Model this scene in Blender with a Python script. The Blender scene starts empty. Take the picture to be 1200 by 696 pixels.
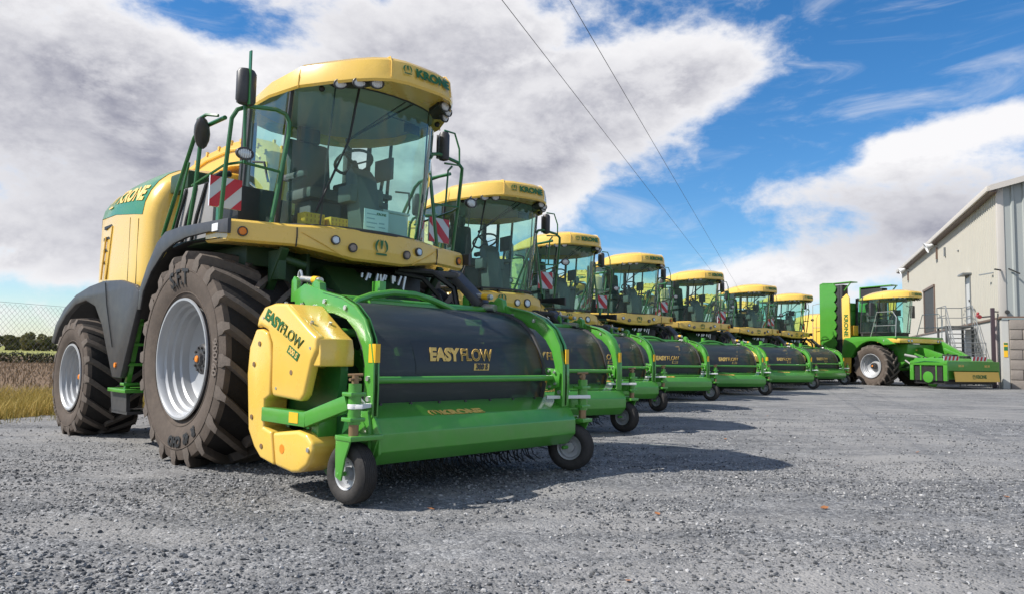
import bpy, bmesh, math, random
import numpy as np
from mathutils import Vector, Matrix
PI = math.pi
R = math.radians
scene = bpy.context.scene
COL = scene.collection
rng = random.Random(7)
nrg = np.random.default_rng(11)

# ------------------------------------------------------------------ helpers
class MB:
    def __init__(s):
        s.v = []; s.f = []; s.m = []
    def add(s, vs, fs, mat=0):
        o = len(s.v); s.v += [tuple(v) for v in vs]
        for f in fs:
            s.f.append(tuple(i + o for i in f)); s.m.append(mat)
        return s
    def box(s, x0, x1, y0, y1, z0, z1, mat=0, M=None):
        vs = [Vector((x, y, z)) for z in (z0, z1) for y in (y0, y1) for x in (x0, x1)]
        if M: vs = [M @ v for v in vs]
        return s.add(vs, [(0, 2, 3, 1), (4, 5, 7, 6), (0, 1, 5, 4), (2, 6, 7, 3), (0, 4, 6, 2), (1, 3, 7, 5)], mat)
    def bar(s, a, b, w, t, up=(0, 0, 1), mat=0):
        a = Vector(a); b = Vector(b); d = (b - a).normalized(); up = Vector(up)
        if abs(d.dot(up)) > .98: up = Vector((1, 0, 0))
        x = d.cross(up).normalized(); z = x.cross(d)
        vs = [p + x * (i * w / 2) + z * (j * t / 2) for p in (a, b) for j in (-1, 1) for i in (-1, 1)]
        return s.add(vs, [(0, 1, 3, 2), (4, 6, 7, 5), (0, 4, 5, 1), (2, 3, 7, 6), (0, 2, 6, 4), (1, 5, 7, 3)], mat)
    def tube(s, pts, r, n=8, mat=0, closed=False):
        P = [Vector(p) for p in pts]; N = len(P)
        rs = r if isinstance(r, (list, tuple)) else [r] * N
        T = []
        for i in range(N):
            if closed: t = P[(i + 1) % N] - P[i - 1]
            elif i == 0: t = P[1] - P[0]
            elif i == N - 1: t = P[-1] - P[-2]
            else: t = (P[i] - P[i - 1]).normalized() + (P[i + 1] - P[i]).normalized()
            T.append(t.normalized())
        u = T[0].orthogonal().normalized(); vs = []
        for i in range(N):
            u = (u - T[i] * u.dot(T[i])); u = u.normalized() if u.length > 1e-6 else T[i].orthogonal().normalized()
            w = T[i].cross(u)
            for k in range(n):
                a = 2 * PI * k / n
                vs.append(P[i] + (u * math.cos(a) + w * math.sin(a)) * rs[i])
        fs = []
        for i in range(N if closed else N - 1):
            j = (i + 1) % N
            for k in range(n):
                l = (k + 1) % n
                fs.append((i * n + k, i * n + l, j * n + l, j * n + k))
        if not closed:
            fs.append(tuple(range(n - 1, -1, -1))); fs.append(tuple((N - 1) * n + k for k in range(n)))
        return s.add(vs, fs, mat)
    def cyl(s, a, b, r0, r1=None, n=16, mat=0):
        return s.tube([a, b], [r0, r0 if r1 is None else r1], n, mat)
    def lathe(s, prof, n=32, M=None, mat=0, axis='x'):
        """prof: (a, r) along the axis"""
        vs = []; fs = []; K = len(prof)
        for i in range(n):
            t = 2 * PI * i / n; c, q = math.cos(t), math.sin(t)
            for a, r in prof:
                v = Vector((a, r * c, r * q)) if axis == 'x' else (Vector((r * c, r * q, a)) if axis == 'z' else Vector((r * q, a, r * c)))
                vs.append(M @ v if M else v)
        for i in range(n):
            j = (i + 1) % n
            for k in range(K - 1):
                fs.append((i * K + k, j * K + k, j * K + k + 1, i * K + k + 1))
        return s.add(vs, fs, mat)
    def prism(s, poly, plane, a0, a1, mat=0, M=None):
        def mk(p, a):
            if plane == 'yz': return Vector((a, p[0], p[1]))
            if plane == 'xz': return Vector((p[0], a, p[1]))
            return Vector((p[0], p[1], a))
        n = len(poly)
        vs = [mk(p, a0) for p in poly] + [mk(p, a1) for p in poly]
        if M: vs = [M @ v for v in vs]
        fs = [tuple(range(n - 1, -1, -1)), tuple(range(n, 2 * n))] + [(i, (i + 1) % n, n + (i + 1) % n, n + i) for i in range(n)]
        return s.add(vs, fs, mat)
    def loft(s, secs, ring=False, cap0=False, cap1=False, mat=0):
        n = len(secs[0]); vs = [p for q in secs for p in q]; fs = []
        for i in range(len(secs) - 1):
            for k in range(n if ring else n - 1):
                l = (k + 1) % n
                fs.append((i * n + k, i * n + l, (i + 1) * n + l, (i + 1) * n + k))
        if cap0: fs.append(tuple(range(n - 1, -1, -1)))
        if cap1: fs.append(tuple((len(secs) - 1) * n + k for k in range(n)))
        return s.add(vs, fs, mat)
    def sphere(s, c, r, n=14, m=8, sc=(1, 1, 1), mat=0):
        prof = [(-math.cos(PI * i / m), max(1e-4, math.sin(PI * i / m))) for i in range(m + 1)]
        M = Matrix.Translation(Vector(c)) @ Matrix.Diagonal((r * sc[0], r * sc[1], r * sc[2], 1))
        return s.lathe(prof, n, M, mat, 'z')
    def mirror(s):
        s.v = [(-x, y, z) for x, y, z in s.v]; s.f = [tuple(reversed(f)) for f in s.f]; return s
    def shift(s, d):
        s.v = [(x + d[0], y + d[1], z + d[2]) for x, y, z in s.v]; return s
    def build(s, name, mat, parent=None, bevel=0, smooth=35, loc=None, normals=True, seg=2):
        me = bpy.data.meshes.new(name)
        me.from_pydata(s.v, [], s.f)
        mats = mat if isinstance(mat, (list, tuple)) else [mat]
        for x in mats: me.materials.append(x)
        if len(mats) > 1: me.polygons.foreach_set('material_index', s.m)
        if normals or bevel:
            bm = bmesh.new(); bm.from_mesh(me)
            if normals: bmesh.ops.recalc_face_normals(bm, faces=bm.faces[:])
            if bevel:
                es = [e for e in bm.edges if len(e.link_faces) == 2 and e.calc_face_angle(0) > R(28)]
                bmesh.ops.bevel(bm, geom=es, offset=bevel, segments=seg, profile=.6, affect='EDGES', clamp_overlap=True)
            bm.to_mesh(me); bm.free()
        if smooth:
            me.polygons.foreach_set('use_smooth', [True] * len(me.polygons))
            me.set_sharp_from_angle(angle=R(smooth))
        me.update()
        return link(name, me, parent, loc)

def link(name, me, parent=None, loc=None):
    o = bpy.data.objects.new(name, me); COL.objects.link(o)
    if parent: o.parent = parent
    if loc: o.location = loc
    return o
def empty(name, parent=None, loc=(0, 0, 0), rz=0):
    o = bpy.data.objects.new(name, None); COL.objects.link(o); o.empty_display_size = .2
    o.location = loc; o.rotation_euler = (0, 0, rz)
    if parent: o.parent = parent
    return o
def tag(o, label=None, cat=None, group=None, kind=None):
    if label: o['label'] = label
    if cat: o['category'] = cat
    if group: o['group'] = group
    if kind: o['kind'] = kind
    return o
def copy_tree(o, parent=None):
    c = o.copy(); COL.objects.link(c)
    if parent: c.parent = parent
    for ch in list(o.children): copy_tree(ch, c)
    return c
def text_me(s, size, bold=0, ext=.0015, outline=0, spacing=1.0, align='CENTER', res=4, sx=1.0):
    cu = bpy.data.curves.new('lettering', 'FONT'); cu.body = s; cu.size = size
    cu.align_x = align; cu.align_y = 'CENTER'; cu.offset = bold; cu.space_character = spacing; cu.resolution_u = res
    if outline: cu.fill_mode = 'NONE'; cu.bevel_depth = outline; cu.bevel_resolution = 0
    else: cu.extrude = ext
    ob = bpy.data.objects.new('lettering', cu); COL.objects.link(ob)
    dg = bpy.context.evaluated_depsgraph_get()
    me = bpy.data.meshes.new_from_object(ob.evaluated_get(dg))
    bpy.data.objects.remove(ob); bpy.data.curves.remove(cu)
    for v in me.vertices: v.co.x *= sx
    me.materials.clear()
    return me
def place_me(me, fn):
    for v in me.vertices: v.co = fn(v.co)
    me.update(); return me
def frame_fn(o, U, V, shear=0, bend=None):
    o = Vector(o); U = Vector(U).normalized(); V = Vector(V).normalized(); N = U.cross(V).normalized(); V = N.cross(U)
    def fn(c):
        p = o + U * (c.x + shear * c.y) + V * c.y + N * c.z
        return bend(p) if bend else p
    return fn
def crown_mb(sz):
    """round crown emblem: two curved side prongs, a forked centre prong, a bar below; in x/y plane"""
    mb = MB()
    for sg in (-1, 1):
        out = []; inn = []
        for i in range(9):
            t = R(62 - i * 14.5)
            out.append((sg * .5 * math.cos(t) * 1.05, .06 + .5 * math.sin(t)))
            w = .17 - .13 * abs(i - 3) / 5.0
            inn.append((sg * (.5 - w) * math.cos(t) * 1.05, .06 + (.5 - w) * math.sin(t)))
        mb.prism([(x * sz, y * sz) for x, y in out + inn[::-1]], 'xy', 0, .003)
    mb.prism([(x * sz, y * sz) for x, y in [(-.13, .52), (0, .44), (.13, .52), (.09, .2), (.03, -.12), (-.03, -.12), (-.09, .2)]], 'xy', 0, .003)
    mb.prism([(x * sz, y * sz) for x, y in [(-.42, -.4), (.42, -.4), (.44, -.53), (-.44, -.53)]], 'xy', 0, .003)
    return mb
def emblem(parent, sz, fn, mat):
    mb = crown_mb(sz); mb.v = [tuple(fn(Vector(v))) for v in mb.v]
    return mb.build('emblem', mat, parent, smooth=0)
def lettering(parent, s, size, fn, mat, name='lettering', **k):
    me = text_me(s, size, **k); place_me(me, fn); me.materials.append(mat)
    return link(name, me, parent)

# ------------------------------------------------------------------ materials
def new_mat(name):
    m = bpy.data.materials.new(name); m.use_nodes = True
    nt = m.node_tree; return m, nt, nt.nodes['Principled BSDF'], nt.nodes['Material Output']
def N(nt, typ, **k):
    n = nt.nodes.new(typ)
    for a, b in k.items(): setattr(n, a, b)
    return n
def rgba(c): return (c[0], c[1], c[2], 1)
def paint(name, col, rough=.35, metal=0, var=.12, scale=3, coat=0, dust=0, dustcol=(.33, .29, .24), bump=0, bscale=60, spec=.5):
    m, nt, b, out = new_mat(name); L = nt.links
    tc = N(nt, 'ShaderNodeTexCoord')
    no = N(nt, 'ShaderNodeTexNoise'); no.inputs['Scale'].default_value = scale; no.inputs['Detail'].default_value = 6; no.inputs['Roughness'].default_value = .65
    L.new(tc.outputs['Object'], no.inputs['Vector'])
    mx = N(nt, 'ShaderNodeMix', data_type='RGBA')
    mx.inputs[6].default_value = rgba([c * (1 - var) for c in col]); mx.inputs[7].default_value = rgba([min(1, c * (1 + var)) for c in col])
    L.new(no.outputs['Fac'], mx.inputs[0])
    src = mx.outputs[2]
    if dust:
        n2 = N(nt, 'ShaderNodeTexNoise'); n2.inputs['Scale'].default_value = scale * 2.7; n2.inputs['Detail'].default_value = 8; n2.inputs['Roughness'].default_value = .7
        L.new(tc.outputs['Object'], n2.inputs['Vector'])
        rp = N(nt, 'ShaderNodeMapRange'); rp.inputs[1].default_value = .42; rp.inputs[2].default_value = .75; rp.inputs[3].default_value = dust * .25; rp.inputs[4].default_value = dust
        L.new(n2.outputs['Fac'], rp.inputs[0])
        m2 = N(nt, 'ShaderNodeMix', data_type='RGBA'); m2.inputs[7].default_value = rgba(dustcol)
        L.new(rp.outputs[0], m2.inputs[0]); L.new(src, m2.inputs[6]); src = m2.outputs[2]
    L.new(src, b.inputs['Base Color'])
    rr = N(nt, 'ShaderNodeMapRange'); rr.inputs[3].default_value = max(.05, rough - .08); rr.inputs[4].default_value = rough + .1
    L.new(no.outputs['Fac'], rr.inputs[0]); L.new(rr.outputs[0], b.inputs['Roughness'])
    b.inputs['Metallic'].default_value = metal; b.inputs['Specular IOR Level'].default_value = spec
    if coat: b.inputs['Coat Weight'].default_value = coat; b.inputs['Coat Roughness'].default_value = .12
    if bump:
        n3 = N(nt, 'ShaderNodeTexNoise'); n3.inputs['Scale'].default_value = bscale; n3.inputs['Detail'].default_value = 4
        L.new(tc.outputs['Object'], n3.inputs['Vector'])
        bp = N(nt, 'ShaderNodeBump'); bp.inputs['Strength'].default_value = bump; bp.inputs['Distance'].default_value = .01
        L.new(n3.outputs['Fac'], bp.inputs['Height']); L.new(bp.outputs[0], b.inputs['Normal'])
    return m
def glass(name, tint, spec=1.0, alpha=0.0, dark=(.02, .03, .03)):
    m, nt, b, out = new_mat(name); L = nt.links
    nt.nodes.remove(b)
    tr = N(nt, 'ShaderNodeBsdfTransparent'); tr.inputs[0].default_value = rgba(tint)
    gl = N(nt, 'ShaderNodeBsdfGlossy'); gl.inputs['Roughness'].default_value = .02; gl.inputs[0].default_value = (.9, .97, .95, 1)
    ge = N(nt, 'ShaderNodeNewGeometry'); io = N(nt, 'ShaderNodeMapRange'); io.inputs[3].default_value = 1.45; io.inputs[4].default_value = 1 / 1.45; L.new(ge.outputs['Backfacing'], io.inputs[0])
    fr = N(nt, 'ShaderNodeFresnel'); L.new(io.outputs[0], fr.inputs[0])
    ml = N(nt, 'ShaderNodeMath', operation='MULTIPLY'); ml.inputs[1].default_value = spec; L.new(fr.outputs[0], ml.inputs[0])
    mx = N(nt, 'ShaderNodeMixShader'); L.new(ml.outputs[0], mx.inputs[0]); L.new(tr.outputs[0], mx.inputs[1]); L.new(gl.outputs[0], mx.inputs[2])
    df = N(nt, 'ShaderNodeBsdfDiffuse'); df.inputs[0].default_value = (.42, .62, .57, 1); tr2 = N(nt, 'ShaderNodeBsdfTranslucent'); tr2.inputs[0].default_value = (.42, .62, .57, 1); ad = N(nt, 'ShaderNodeMixShader'); L.new(df.outputs[0], ad.inputs[1]); L.new(tr2.outputs[0], ad.inputs[2])  # thin dust film, tinted teal and added to brighten the glass
    tcg = N(nt, 'ShaderNodeTexCoord'); ng = N(nt, 'ShaderNodeTexNoise'); ng.inputs['Scale'].default_value = 1.6; ng.inputs['Detail'].default_value = 7; L.new(tcg.outputs['Object'], ng.inputs['Vector'])
    rg = N(nt, 'ShaderNodeMapRange'); rg.inputs[1].default_value = .3; rg.inputs[2].default_value = .8; rg.inputs[3].default_value = .03; rg.inputs[4].default_value = .12; L.new(ng.outputs['Fac'], rg.inputs[0])
    mf = N(nt, 'ShaderNodeMixShader'); L.new(rg.outputs[0], mf.inputs[0]); L.new(mx.outputs[0], mf.inputs[1]); L.new(ad.outputs[0], mf.inputs[2])
    L.new(mf.outputs[0], out.inputs[0]); return m
def mesh_guard(name):
    m, nt, b, out = new_mat(name); L = nt.links
    b.inputs['Base Color'].default_value = (.022, .03, .033, 1); b.inputs['Roughness'].default_value = .38; b.inputs['Specular IOR Level'].default_value = .55
    tr = N(nt, 'ShaderNodeBsdfTransparent'); mx = N(nt, 'ShaderNodeMixShader'); mx.inputs[0].default_value = .86
    tc = N(nt, 'ShaderNodeTexCoord'); no = N(nt, 'ShaderNodeTexNoise'); no.inputs['Scale'].default_value = 2.2; no.inputs['Detail'].default_value = 5
    mp = N(nt, 'ShaderNodeMapping'); mp.inputs['Scale'].default_value = (.5, 1, 4)
    L.new(tc.outputs['Object'], mp.inputs[0]); L.new(mp.outputs[0], no.inputs['Vector'])
    n4 = N(nt, 'ShaderNodeTexNoise'); n4.inputs['Scale'].default_value = 3.5; n4.inputs['Detail'].default_value = 9; n4.inputs['Roughness'].default_value = .72; L.new(mp.outputs[0], n4.inputs['Vector'])
    r4 = N(nt, 'ShaderNodeMapRange'); r4.inputs[1].default_value = .5; r4.inputs[2].default_value = .78; r4.inputs[4].default_value = .22; L.new(n4.outputs['Fac'], r4.inputs[0])
    m4 = N(nt, 'ShaderNodeMix', data_type='RGBA'); m4.inputs[6].default_value = (.030, .039, .043, 1); m4.inputs[7].default_value = (.22, .21, .19, 1); L.new(r4.outputs[0], m4.inputs[0]); L.new(m4.outputs[2], b.inputs['Base Color'])
    rr = N(nt, 'ShaderNodeMapRange'); rr.inputs[3].default_value = .34; rr.inputs[4].default_value = .55
    L.new(no.outputs['Fac'], rr.inputs[0]); L.new(rr.outputs[0], b.inputs['Roughness'])
    bp = N(nt, 'ShaderNodeBump'); bp.inputs['Strength'].default_value = .3; bp.inputs['Distance'].default_value = .02
    L.new(no.outputs['Fac'], bp.inputs['Height']); L.new(bp.outputs[0], b.inputs['Normal'])
    L.new(tr.outputs[0], mx.inputs[1]); L.new(b.outputs[0], mx.inputs[2]); L.new(mx.outputs[0], out.inputs[0]); return m

YEL = paint('yellow_paint', (.83, .53, .082), .27, var=.05, coat=.6, dust=.10)
YEL2 = paint('yellow_sheet', (.80, .50, .09), .42, var=.06, dust=.1)
GRN = paint('green_paint', (.062, .31, .026), .30, var=.14, coat=.5, dust=.14)
GRND = paint('dark_green_paint', (.016, .135, .028), .34, var=.15, coat=.4, dust=.06)
GRNM = paint('machinery_green', (.008, .042, .008), .5, var=.5, dust=.04)
GBAND = paint('green_band', (.03, .20, .045), .3, var=.05, coat=.5)
LOGO = paint('logo_green', (.02, .13, .03), .4, var=.03)
LOGOY = paint('logo_yellow', (.80, .52, .13), .4, var=.03)
BLK = paint('black_plastic', (.035, .035, .038), .45, var=.15, dust=.12)
BLKM = paint('black_machinery', (.012, .012, .012), .5, var=.3, dust=.05)
GREY = paint('grey_panel', (.30, .29, .28), .5, var=.1, dust=.2)
TYR = paint('shaded_tread_rubber', (.018, .016, .015), .8, var=.3, scale=6, dust=.16, dustcol=(.08, .07, .062), bump=.35, bscale=45, spec=.25)  # gaps between lugs: less dusty, and their shade put into the dark colour
TYRL = paint('dusty_lug_rubber', (.105, .088, .075), .85, var=.25, scale=7, dust=.6, dustcol=(.20, .162, .132), bump=.3, bscale=50, spec=.2)
TYRS = paint('dusty_sidewall_rubber', (.086, .069, .057), .85, var=.25, scale=4, dust=.65, dustcol=(.16, .126, .10), bump=.25, bscale=40, spec=.2)
TYRB = paint('small_tyre_rubber', (.03, .028, .027), .7, var=.2, scale=8, dust=.25, dustcol=(.13, .115, .10), bump=.2, spec=.3)
RIM = paint('silver_rim', (.40, .41, .42), .42, metal=.3, var=.08, dust=.2, dustcol=(.4, .37, .33))
STEEL = paint('zinc_steel', (.6, .6, .58), .35, metal=.8, var=.15)
WHITE = paint('white_paint', (.78, .78, .76), .45, var=.04)
REFW = paint('reflector_white', (.62, .64, .66), .3, var=.05)
RED = paint('reflector_red', (.55, .02, .03), .3, var=.05)
ORG = paint('orange_plastic', (.85, .25, .02), .3, var=.05)
STICK = paint('yellow_sticker', (.85, .48, .02), .4, var=.05)
RUST = paint('bronze_thread', (.30, .19, .10), .45, metal=.5, var=.3)
LENS = paint('lamp_lens', (.75, .76, .76), .12, metal=.3, var=.05)
SEATM = paint('seat_fabric', (.085, .09, .088), .7, var=.2)
LINER = paint('cab_liner', (.42, .42, .39), .7, var=.1)
CABGREY = paint('cab_plastic', (.10, .105, .10), .5, var=.15)
GLASS = glass('cab_glass', (.70, .935, .865), 1.25)
GUARD = mesh_guard('perforated_guard')
CHALK = paint('black_marker', (.012, .012, .012), .7, var=.1)
RUBTXT = paint('moulded_rubber', (.16, .13, .108), .8, var=.1)
# ------------------------------------------------------------------ wheels
def lug_tyre(Rr, w, rr, nl, lh=.055, delta=.42):
    hw = w / 2; H = Rr - rr; mb = MB()
    half = [(hw * .80, rr - .02), (hw * .87, rr + .03), (hw * .965, rr + .27 * H), (hw, rr + .48 * H), (hw * .985, rr + .66 * H), (hw * .94, rr + .79 * H), (hw * .82, Rr - lh - .012), (hw * .45, Rr - lh)]
    prof = [(-a, r) for a, r in half] + [(0, Rr - lh + .006)] + half[::-1]
    k0 = len(mb.f); mb.lathe(prof, 72); K = len(prof) - 1
    for q in range(k0, len(mb.f)):
        j = (q - k0) % K; mb.m[q] = 1 if 6 <= j <= K - 7 else 0
    for q_, hgt in ((.14, .007), (.58, .006)):
        rq = rr + q_ * H
        for sd in (-1, 1):
            sx = float(np.interp(rq, [rr - .02, rr + .03, rr + .27 * H, rr + .48 * H, rr + .66 * H], [hw * .80, hw * .87, hw * .965, hw, hw * .985]))
            mb.lathe([(sd * (sx - .004), rq - .009), (sd * (sx + hgt), rq - .004), (sd * (sx + hgt), rq + .004), (sd * (sx - .004), rq + .009)], 72)
    for sd in (-1, 1):
        for i in range(nl):
            ph0 = 2 * PI * (i + (0 if sd < 0 else .5)) / nl
            secs = []
            for t in (-.10, -.03, .05, .3, .55, .8, 1.0, 1.05):
                x = sd * hw * (.985 - 1.06 * max(0, t)) if t > 0 else sd * hw * (1.0 - .2 * (t + .1) if t > -.1 else 1.002)
                top = Rr - .022 * (x / hw) ** 2
                if t == -.10: top = rr + .67 * H; 
                if t == -.03: top = Rr - .075
                ww = .031 + (.016 if t < 0 else 0) + .005 * t
                if t > 1: top = Rr - lh * .9; ww *= .8
                ph = ph0 - delta * (max(0, t) ** 1.15) * (1 - .12 * t)
                base = min(top - .02, Rr - lh - .03) if t >= 0 else top - .05
                if t == -.10: base = top - .03
                s = []
                for r_, k in ((base, 1.45), (top, .95), (top, -.95), (base, -1.45)):
                    a = ph + k * ww / Rr
                    s.append((x, -r_ * math.cos(a), r_ * math.sin(a)))
                secs.append(s)
            mb.loft(secs, True, True, True, mat=2)
    return mb
def side_x(Rr, hw, rr, r):
    H = Rr - rr
    return float(np.interp(r, [rr - .02, rr + .03, rr + .27 * H, rr + .48 * H, rr + .66 * H, rr + .79 * H], [hw * .80, hw * .87, hw * .965, hw, hw * .985, hw * .94]))
def wall_text(parent, s, size, a0, rm, Rr, w, rr, mat, name='lettering', **k):
    me = text_me(s, size, ext=.001, **k)
    def fn(c):
        a = R(a0) - c.x / rm; r = rm + c.y
        return Vector((-side_x(Rr, w / 2, rr, r) - .011 - c.z, -r * math.cos(a), r * math.sin(a)))
    place_me(me, fn); me.materials.append(mat); return link(name, me, parent)
_wcache = {}
def wheel(parent, name, c, Rr, w, rr, sd, nl=20, hubr=.15, lh=.084):
    e = empty(name, parent, c); key = (Rr, w, rr, sd, nl)
    if key in _wcache:
        for nm, me in _wcache[key]: link(nm, me, e)
        return e
    hw = w / 2
    t = lug_tyre(Rr, w, rr, nl, lh)
    r = MB().lathe([(-hw * .86, rr - .015), (-hw * .92, rr + .012), (-hw * .955, rr + .008), (-hw * .955, rr - .012), (-hw * .90, rr - .03), (-hw * .80, rr - .036), (-hw * .76, rr - .06), (-hw * .66, rr - .064), (-hw * .62, rr - .095), (-hw * .50, rr - .10), (-hw * .46, rr - .118), (-hw * .30, rr - .13), (-hw * .24, rr - .17), (-hw * .16, .22), (-hw * .20, .18), (-hw * .20, .002)], 64)
    r.lathe([(hw * .9, rr - .01), (hw * .5, rr - .06), (0, rr - .15)], 40)
    r.cyl((-hw * .78, -rr * .76, -rr * .46), (-hw * .70, -rr * .76, -rr * .46), .012, n=8)
    hx = -hw * .22; h = MB().lathe([(hx + .03, hubr * 1.05), (hx - .09, hubr), (hx - .11, hubr * .9), (hx - .115, hubr * .45), (hx - .14, hubr * .4), (hx - .145, .001)], 32)
    for k in range(10):
        a = 2 * PI * k / 10
        h.cyl((hx - .105, hubr * .74 * math.cos(a), hubr * .74 * math.sin(a)), (hx - .13, hubr * .74 * math.cos(a), hubr * .74 * math.sin(a)), .013, n=6)
    d = MB().lathe([(hx - .146, .034), (hx - .156, .028), (hx - .158, .001)], 16)
    res = []
    for nm, mb, mt, sm in (('tyre', t, [TYRS, TYR, TYRL], 32), ('rim', r, RIM, 30), ('hub', h, BLK, 30), ('reflector', d, ORG, 40)):
        if sd > 0: mb.mirror()
        res.append((nm, mb.build(nm, mt, e, smooth=sm).data))
    _wcache[key] = res
    return e

# ------------------------------------------------------------------ cab (shared)
ROOF = [(0, -1.77), (.20, -1.765), (.36, -1.72), (.48, -1.62), (.60, -1.47), (.735, -1.24), (.885, -.95), (.95, -.5), (.92, -.12), (.81, .2), (.63, .44), (.36, .56), (0, .58)]
INNER = [(0, -1.27), (.18, -1.265), (.36, -1.225), (.5, -1.17), (.6, -1.11), (.73, -1.02), (.85, -.86), (.91, -.5), (.89, -.12), (.78, .18), (.60, .42), (.34, .5), (0, .52)]
def ring(o, z, sc=0, dz=None, cy=-.55):
    full = [(x, y) for x, y in o] + [(-x, y) for x, y in o[-2:0:-1]]
    out = []
    for x, y in full:
        d = Vector((x, y - cy)); L = d.length; d = d * ((L - sc) / L)
        yy = cy + d.y
        zz = z + (dz(yy) if dz else 0)
        out.append((d.x, yy, zz))
    return out
def rot_lamp(mb, c, d, r, dep=.05, mat=0, n=20):
    c = Vector(c); d = Vector(d).normalized(); q = Vector((0, 0, 1)).rotation_difference(d).to_matrix().to_4x4()
    M = Matrix.Translation(c) @ q
    return mb, M
def lamp(parent, name, c, d, r, lens=None, house=None, sc=(1, 1)):
    d = Vector(d).normalized(); q = Vector((0, 0, 1)).rotation_difference(d).to_matrix().to_4x4()
    M = Matrix.Translation(Vector(c)) @ q @ Matrix.Diagonal((sc[0], sc[1], 1, 1))
    e = MB().lathe([(-r * .9, r * .55), (-r * .3, r * 1.0), (.004, r * 1.04), (.012, r * 1.0), (.012, r * .84), (.002, r * .82)], 20, M, axis='z').build(name, house or BLK, parent)
    g = MB().lathe([(.001, r * .84), (.01, r * .6), (.014, .001)], 20, M, axis='z')
    for k in range(-2, 3):
        w = r * .7 * math.sqrt(max(0, 1 - (k / 3.0) ** 2))
        g.box(k * r * .26 - .004, k * r * .26 + .004, -w, w, .004, .015, M=M)
    g.build('lens', lens or LENS, e)
    return e
def cab(P, dz=0.0, dy=0.0, glass_x=1.0, detail=True, ytop=YEL):
    D = Vector((0, dy, dz))
    def B(mb, *a, **k): return mb.shift(D).build(*a, **k)
    vis = lambda y: .035 * max(0, min(1, (-y - .6) / 1.1)) 
    r = MB()
    tap = lambda y: -.17 * max(0, min(1, (y + .9) / 1.3))
    secs = [ring(INNER, 3.665, 0, None), ring(ROOF, 3.60, .035, vis), ring(ROOF, 3.575, .012, vis), ring(ROOF, 3.60, 0, vis), ring(ROOF, 3.70, .008, lambda y: vis(y) + .5 * tap(y)), ring(ROOF, 3.79, .03, lambda y: vis(y) + tap(y)), ring(ROOF, 3.83, .08, lambda y: vis(y) + tap(y)), ring(ROOF, 3.895, .22, tap), ring(ROOF, 3.94, .40, lambda y: .8 * tap(y)), ring(ROOF, 3.955, .53, lambda y: .6 * tap(y))]
    r.loft(secs, True, False, True)
    roof = B(r, 'roof', ytop, P, smooth=24)
    B(MB().loft([ring(INNER, 3.668, .004), ring(INNER, 3.69, .2)], True, False, True), 'headliner', LINER, P)
    # seams of the visor
    for sg in (-1, 1):
        sm = MB()
        sm.tube([(sg * .365, -1.717, 3.65), (sg * .36, -1.705, 3.80), (sg * .345, -1.66, 3.865), (sg * .30, -1.48, 3.895)], .007, 5)
        B(sm, 'seam', YEL2, roof); sm = MB()
        sm.tube([(sg * .887, -.95, 3.585), (sg * .88, -.95, 3.70), (sg * .85, -.94, 3.80)], .006, 5)
        B(sm, 'seam', YEL2, roof)
    bend = lambda p: Vector((p.x, -1.772 + .02 * abs(p.x) + max(0, abs(p.x) - .2) * .28 + (p.z - 3.735) * .22 + dy - .006 + (p.y + 1.8), p.z + dz))
    emblem(roof, .085, frame_fn((-.215, -1.8, 3.752), (1, 0, 0), (0, 0, 1), bend=bend), LOGO)
    lettering(roof, 'KRONE', .118, frame_fn((.10, -1.8, 3.742), (1, 0, 0), (0, 0, 1), bend=bend), LOGO, bold=.006, sx=1.12)
    # lamps under the visor in black recesses
    for sg in (-1, 1):
        rec = MB().prism([(sg * .36, -1.53), (sg * .47, -1.58), (sg * .60, -1.42), (sg * .70, -1.18), (sg * .62, -1.14), (sg * .45, -1.28)], 'xy', 3.612, 3.66)
        B(rec, 'lamp_recess', BLKM, P, bevel=.01)
        for lx, ly in ((.42, -1.57), (.545, -1.47), (.645, -1.31)):
            lamp(P, 'work_lamp', (sg * lx, ly + dy, 3.605 + dz), (sg * (lx - .25) * .8, -1, -.32), .062, sc=(1.15, .8))
        B(MB().sphere((sg * .72, -1.1, 3.585), .03), 'rotating_beacon_base', BLKM, P)
    # glass
    gb = [(-.60, .50), (-.80, .34), (-.90, .08), (-.90, -.58)]
    gt = [(-.60, .46), (-.80, .26), (-.90, -.05), (-.90, -.80)]
    wb = [(-.86, -.66), (-.77, -.82), (-.62, -.94), (-.42, -1.03), (-.2, -1.08), (0, -1.095), (.2, -1.08), (.42, -1.03), (.62, -.94), (.77, -.82), (.86, -.66)]
    wt = [(-.86, -.86), (-.77, -1.0), (-.62, -1.12), (-.42, -1.2), (-.2, -1.25), (0, -1.265), (.2, -1.25), (.42, -1.2), (.62, -1.12), (.77, -1.0), (.86, -.86)]
    zb, zt = 2.27, 3.69
    def sheet(b, t, nm, m):
        lo = [(x * glass_x, y, zb) for x, y in b]; hi = [(x * glass_x, y, zt) for x, y in t]
        mid = [tuple((Vector(p) * .5 + Vector(q) * .5) * 1 + Vector((0, -.03 if nm == 'windscreen' else 0, 0))) for p, q in zip(lo, hi)]
        return B(MB().loft([lo, mid, hi]), nm, m, P, normals=True)
    sheet(wb, wt, 'windscreen', GLASS)
    for sg in (-1, 1):
        sheet([(sg * -x, y) for x, y in gb[1:]], [(sg * -x, y) for x, y in gt[1:]], 'side_window', GLASS)
    sheet([(-.60, .5), (.60, .5)], [(-.6, .46), (.6, .46)], 'rear_window', GLASS)
    fr = MB()
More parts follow.
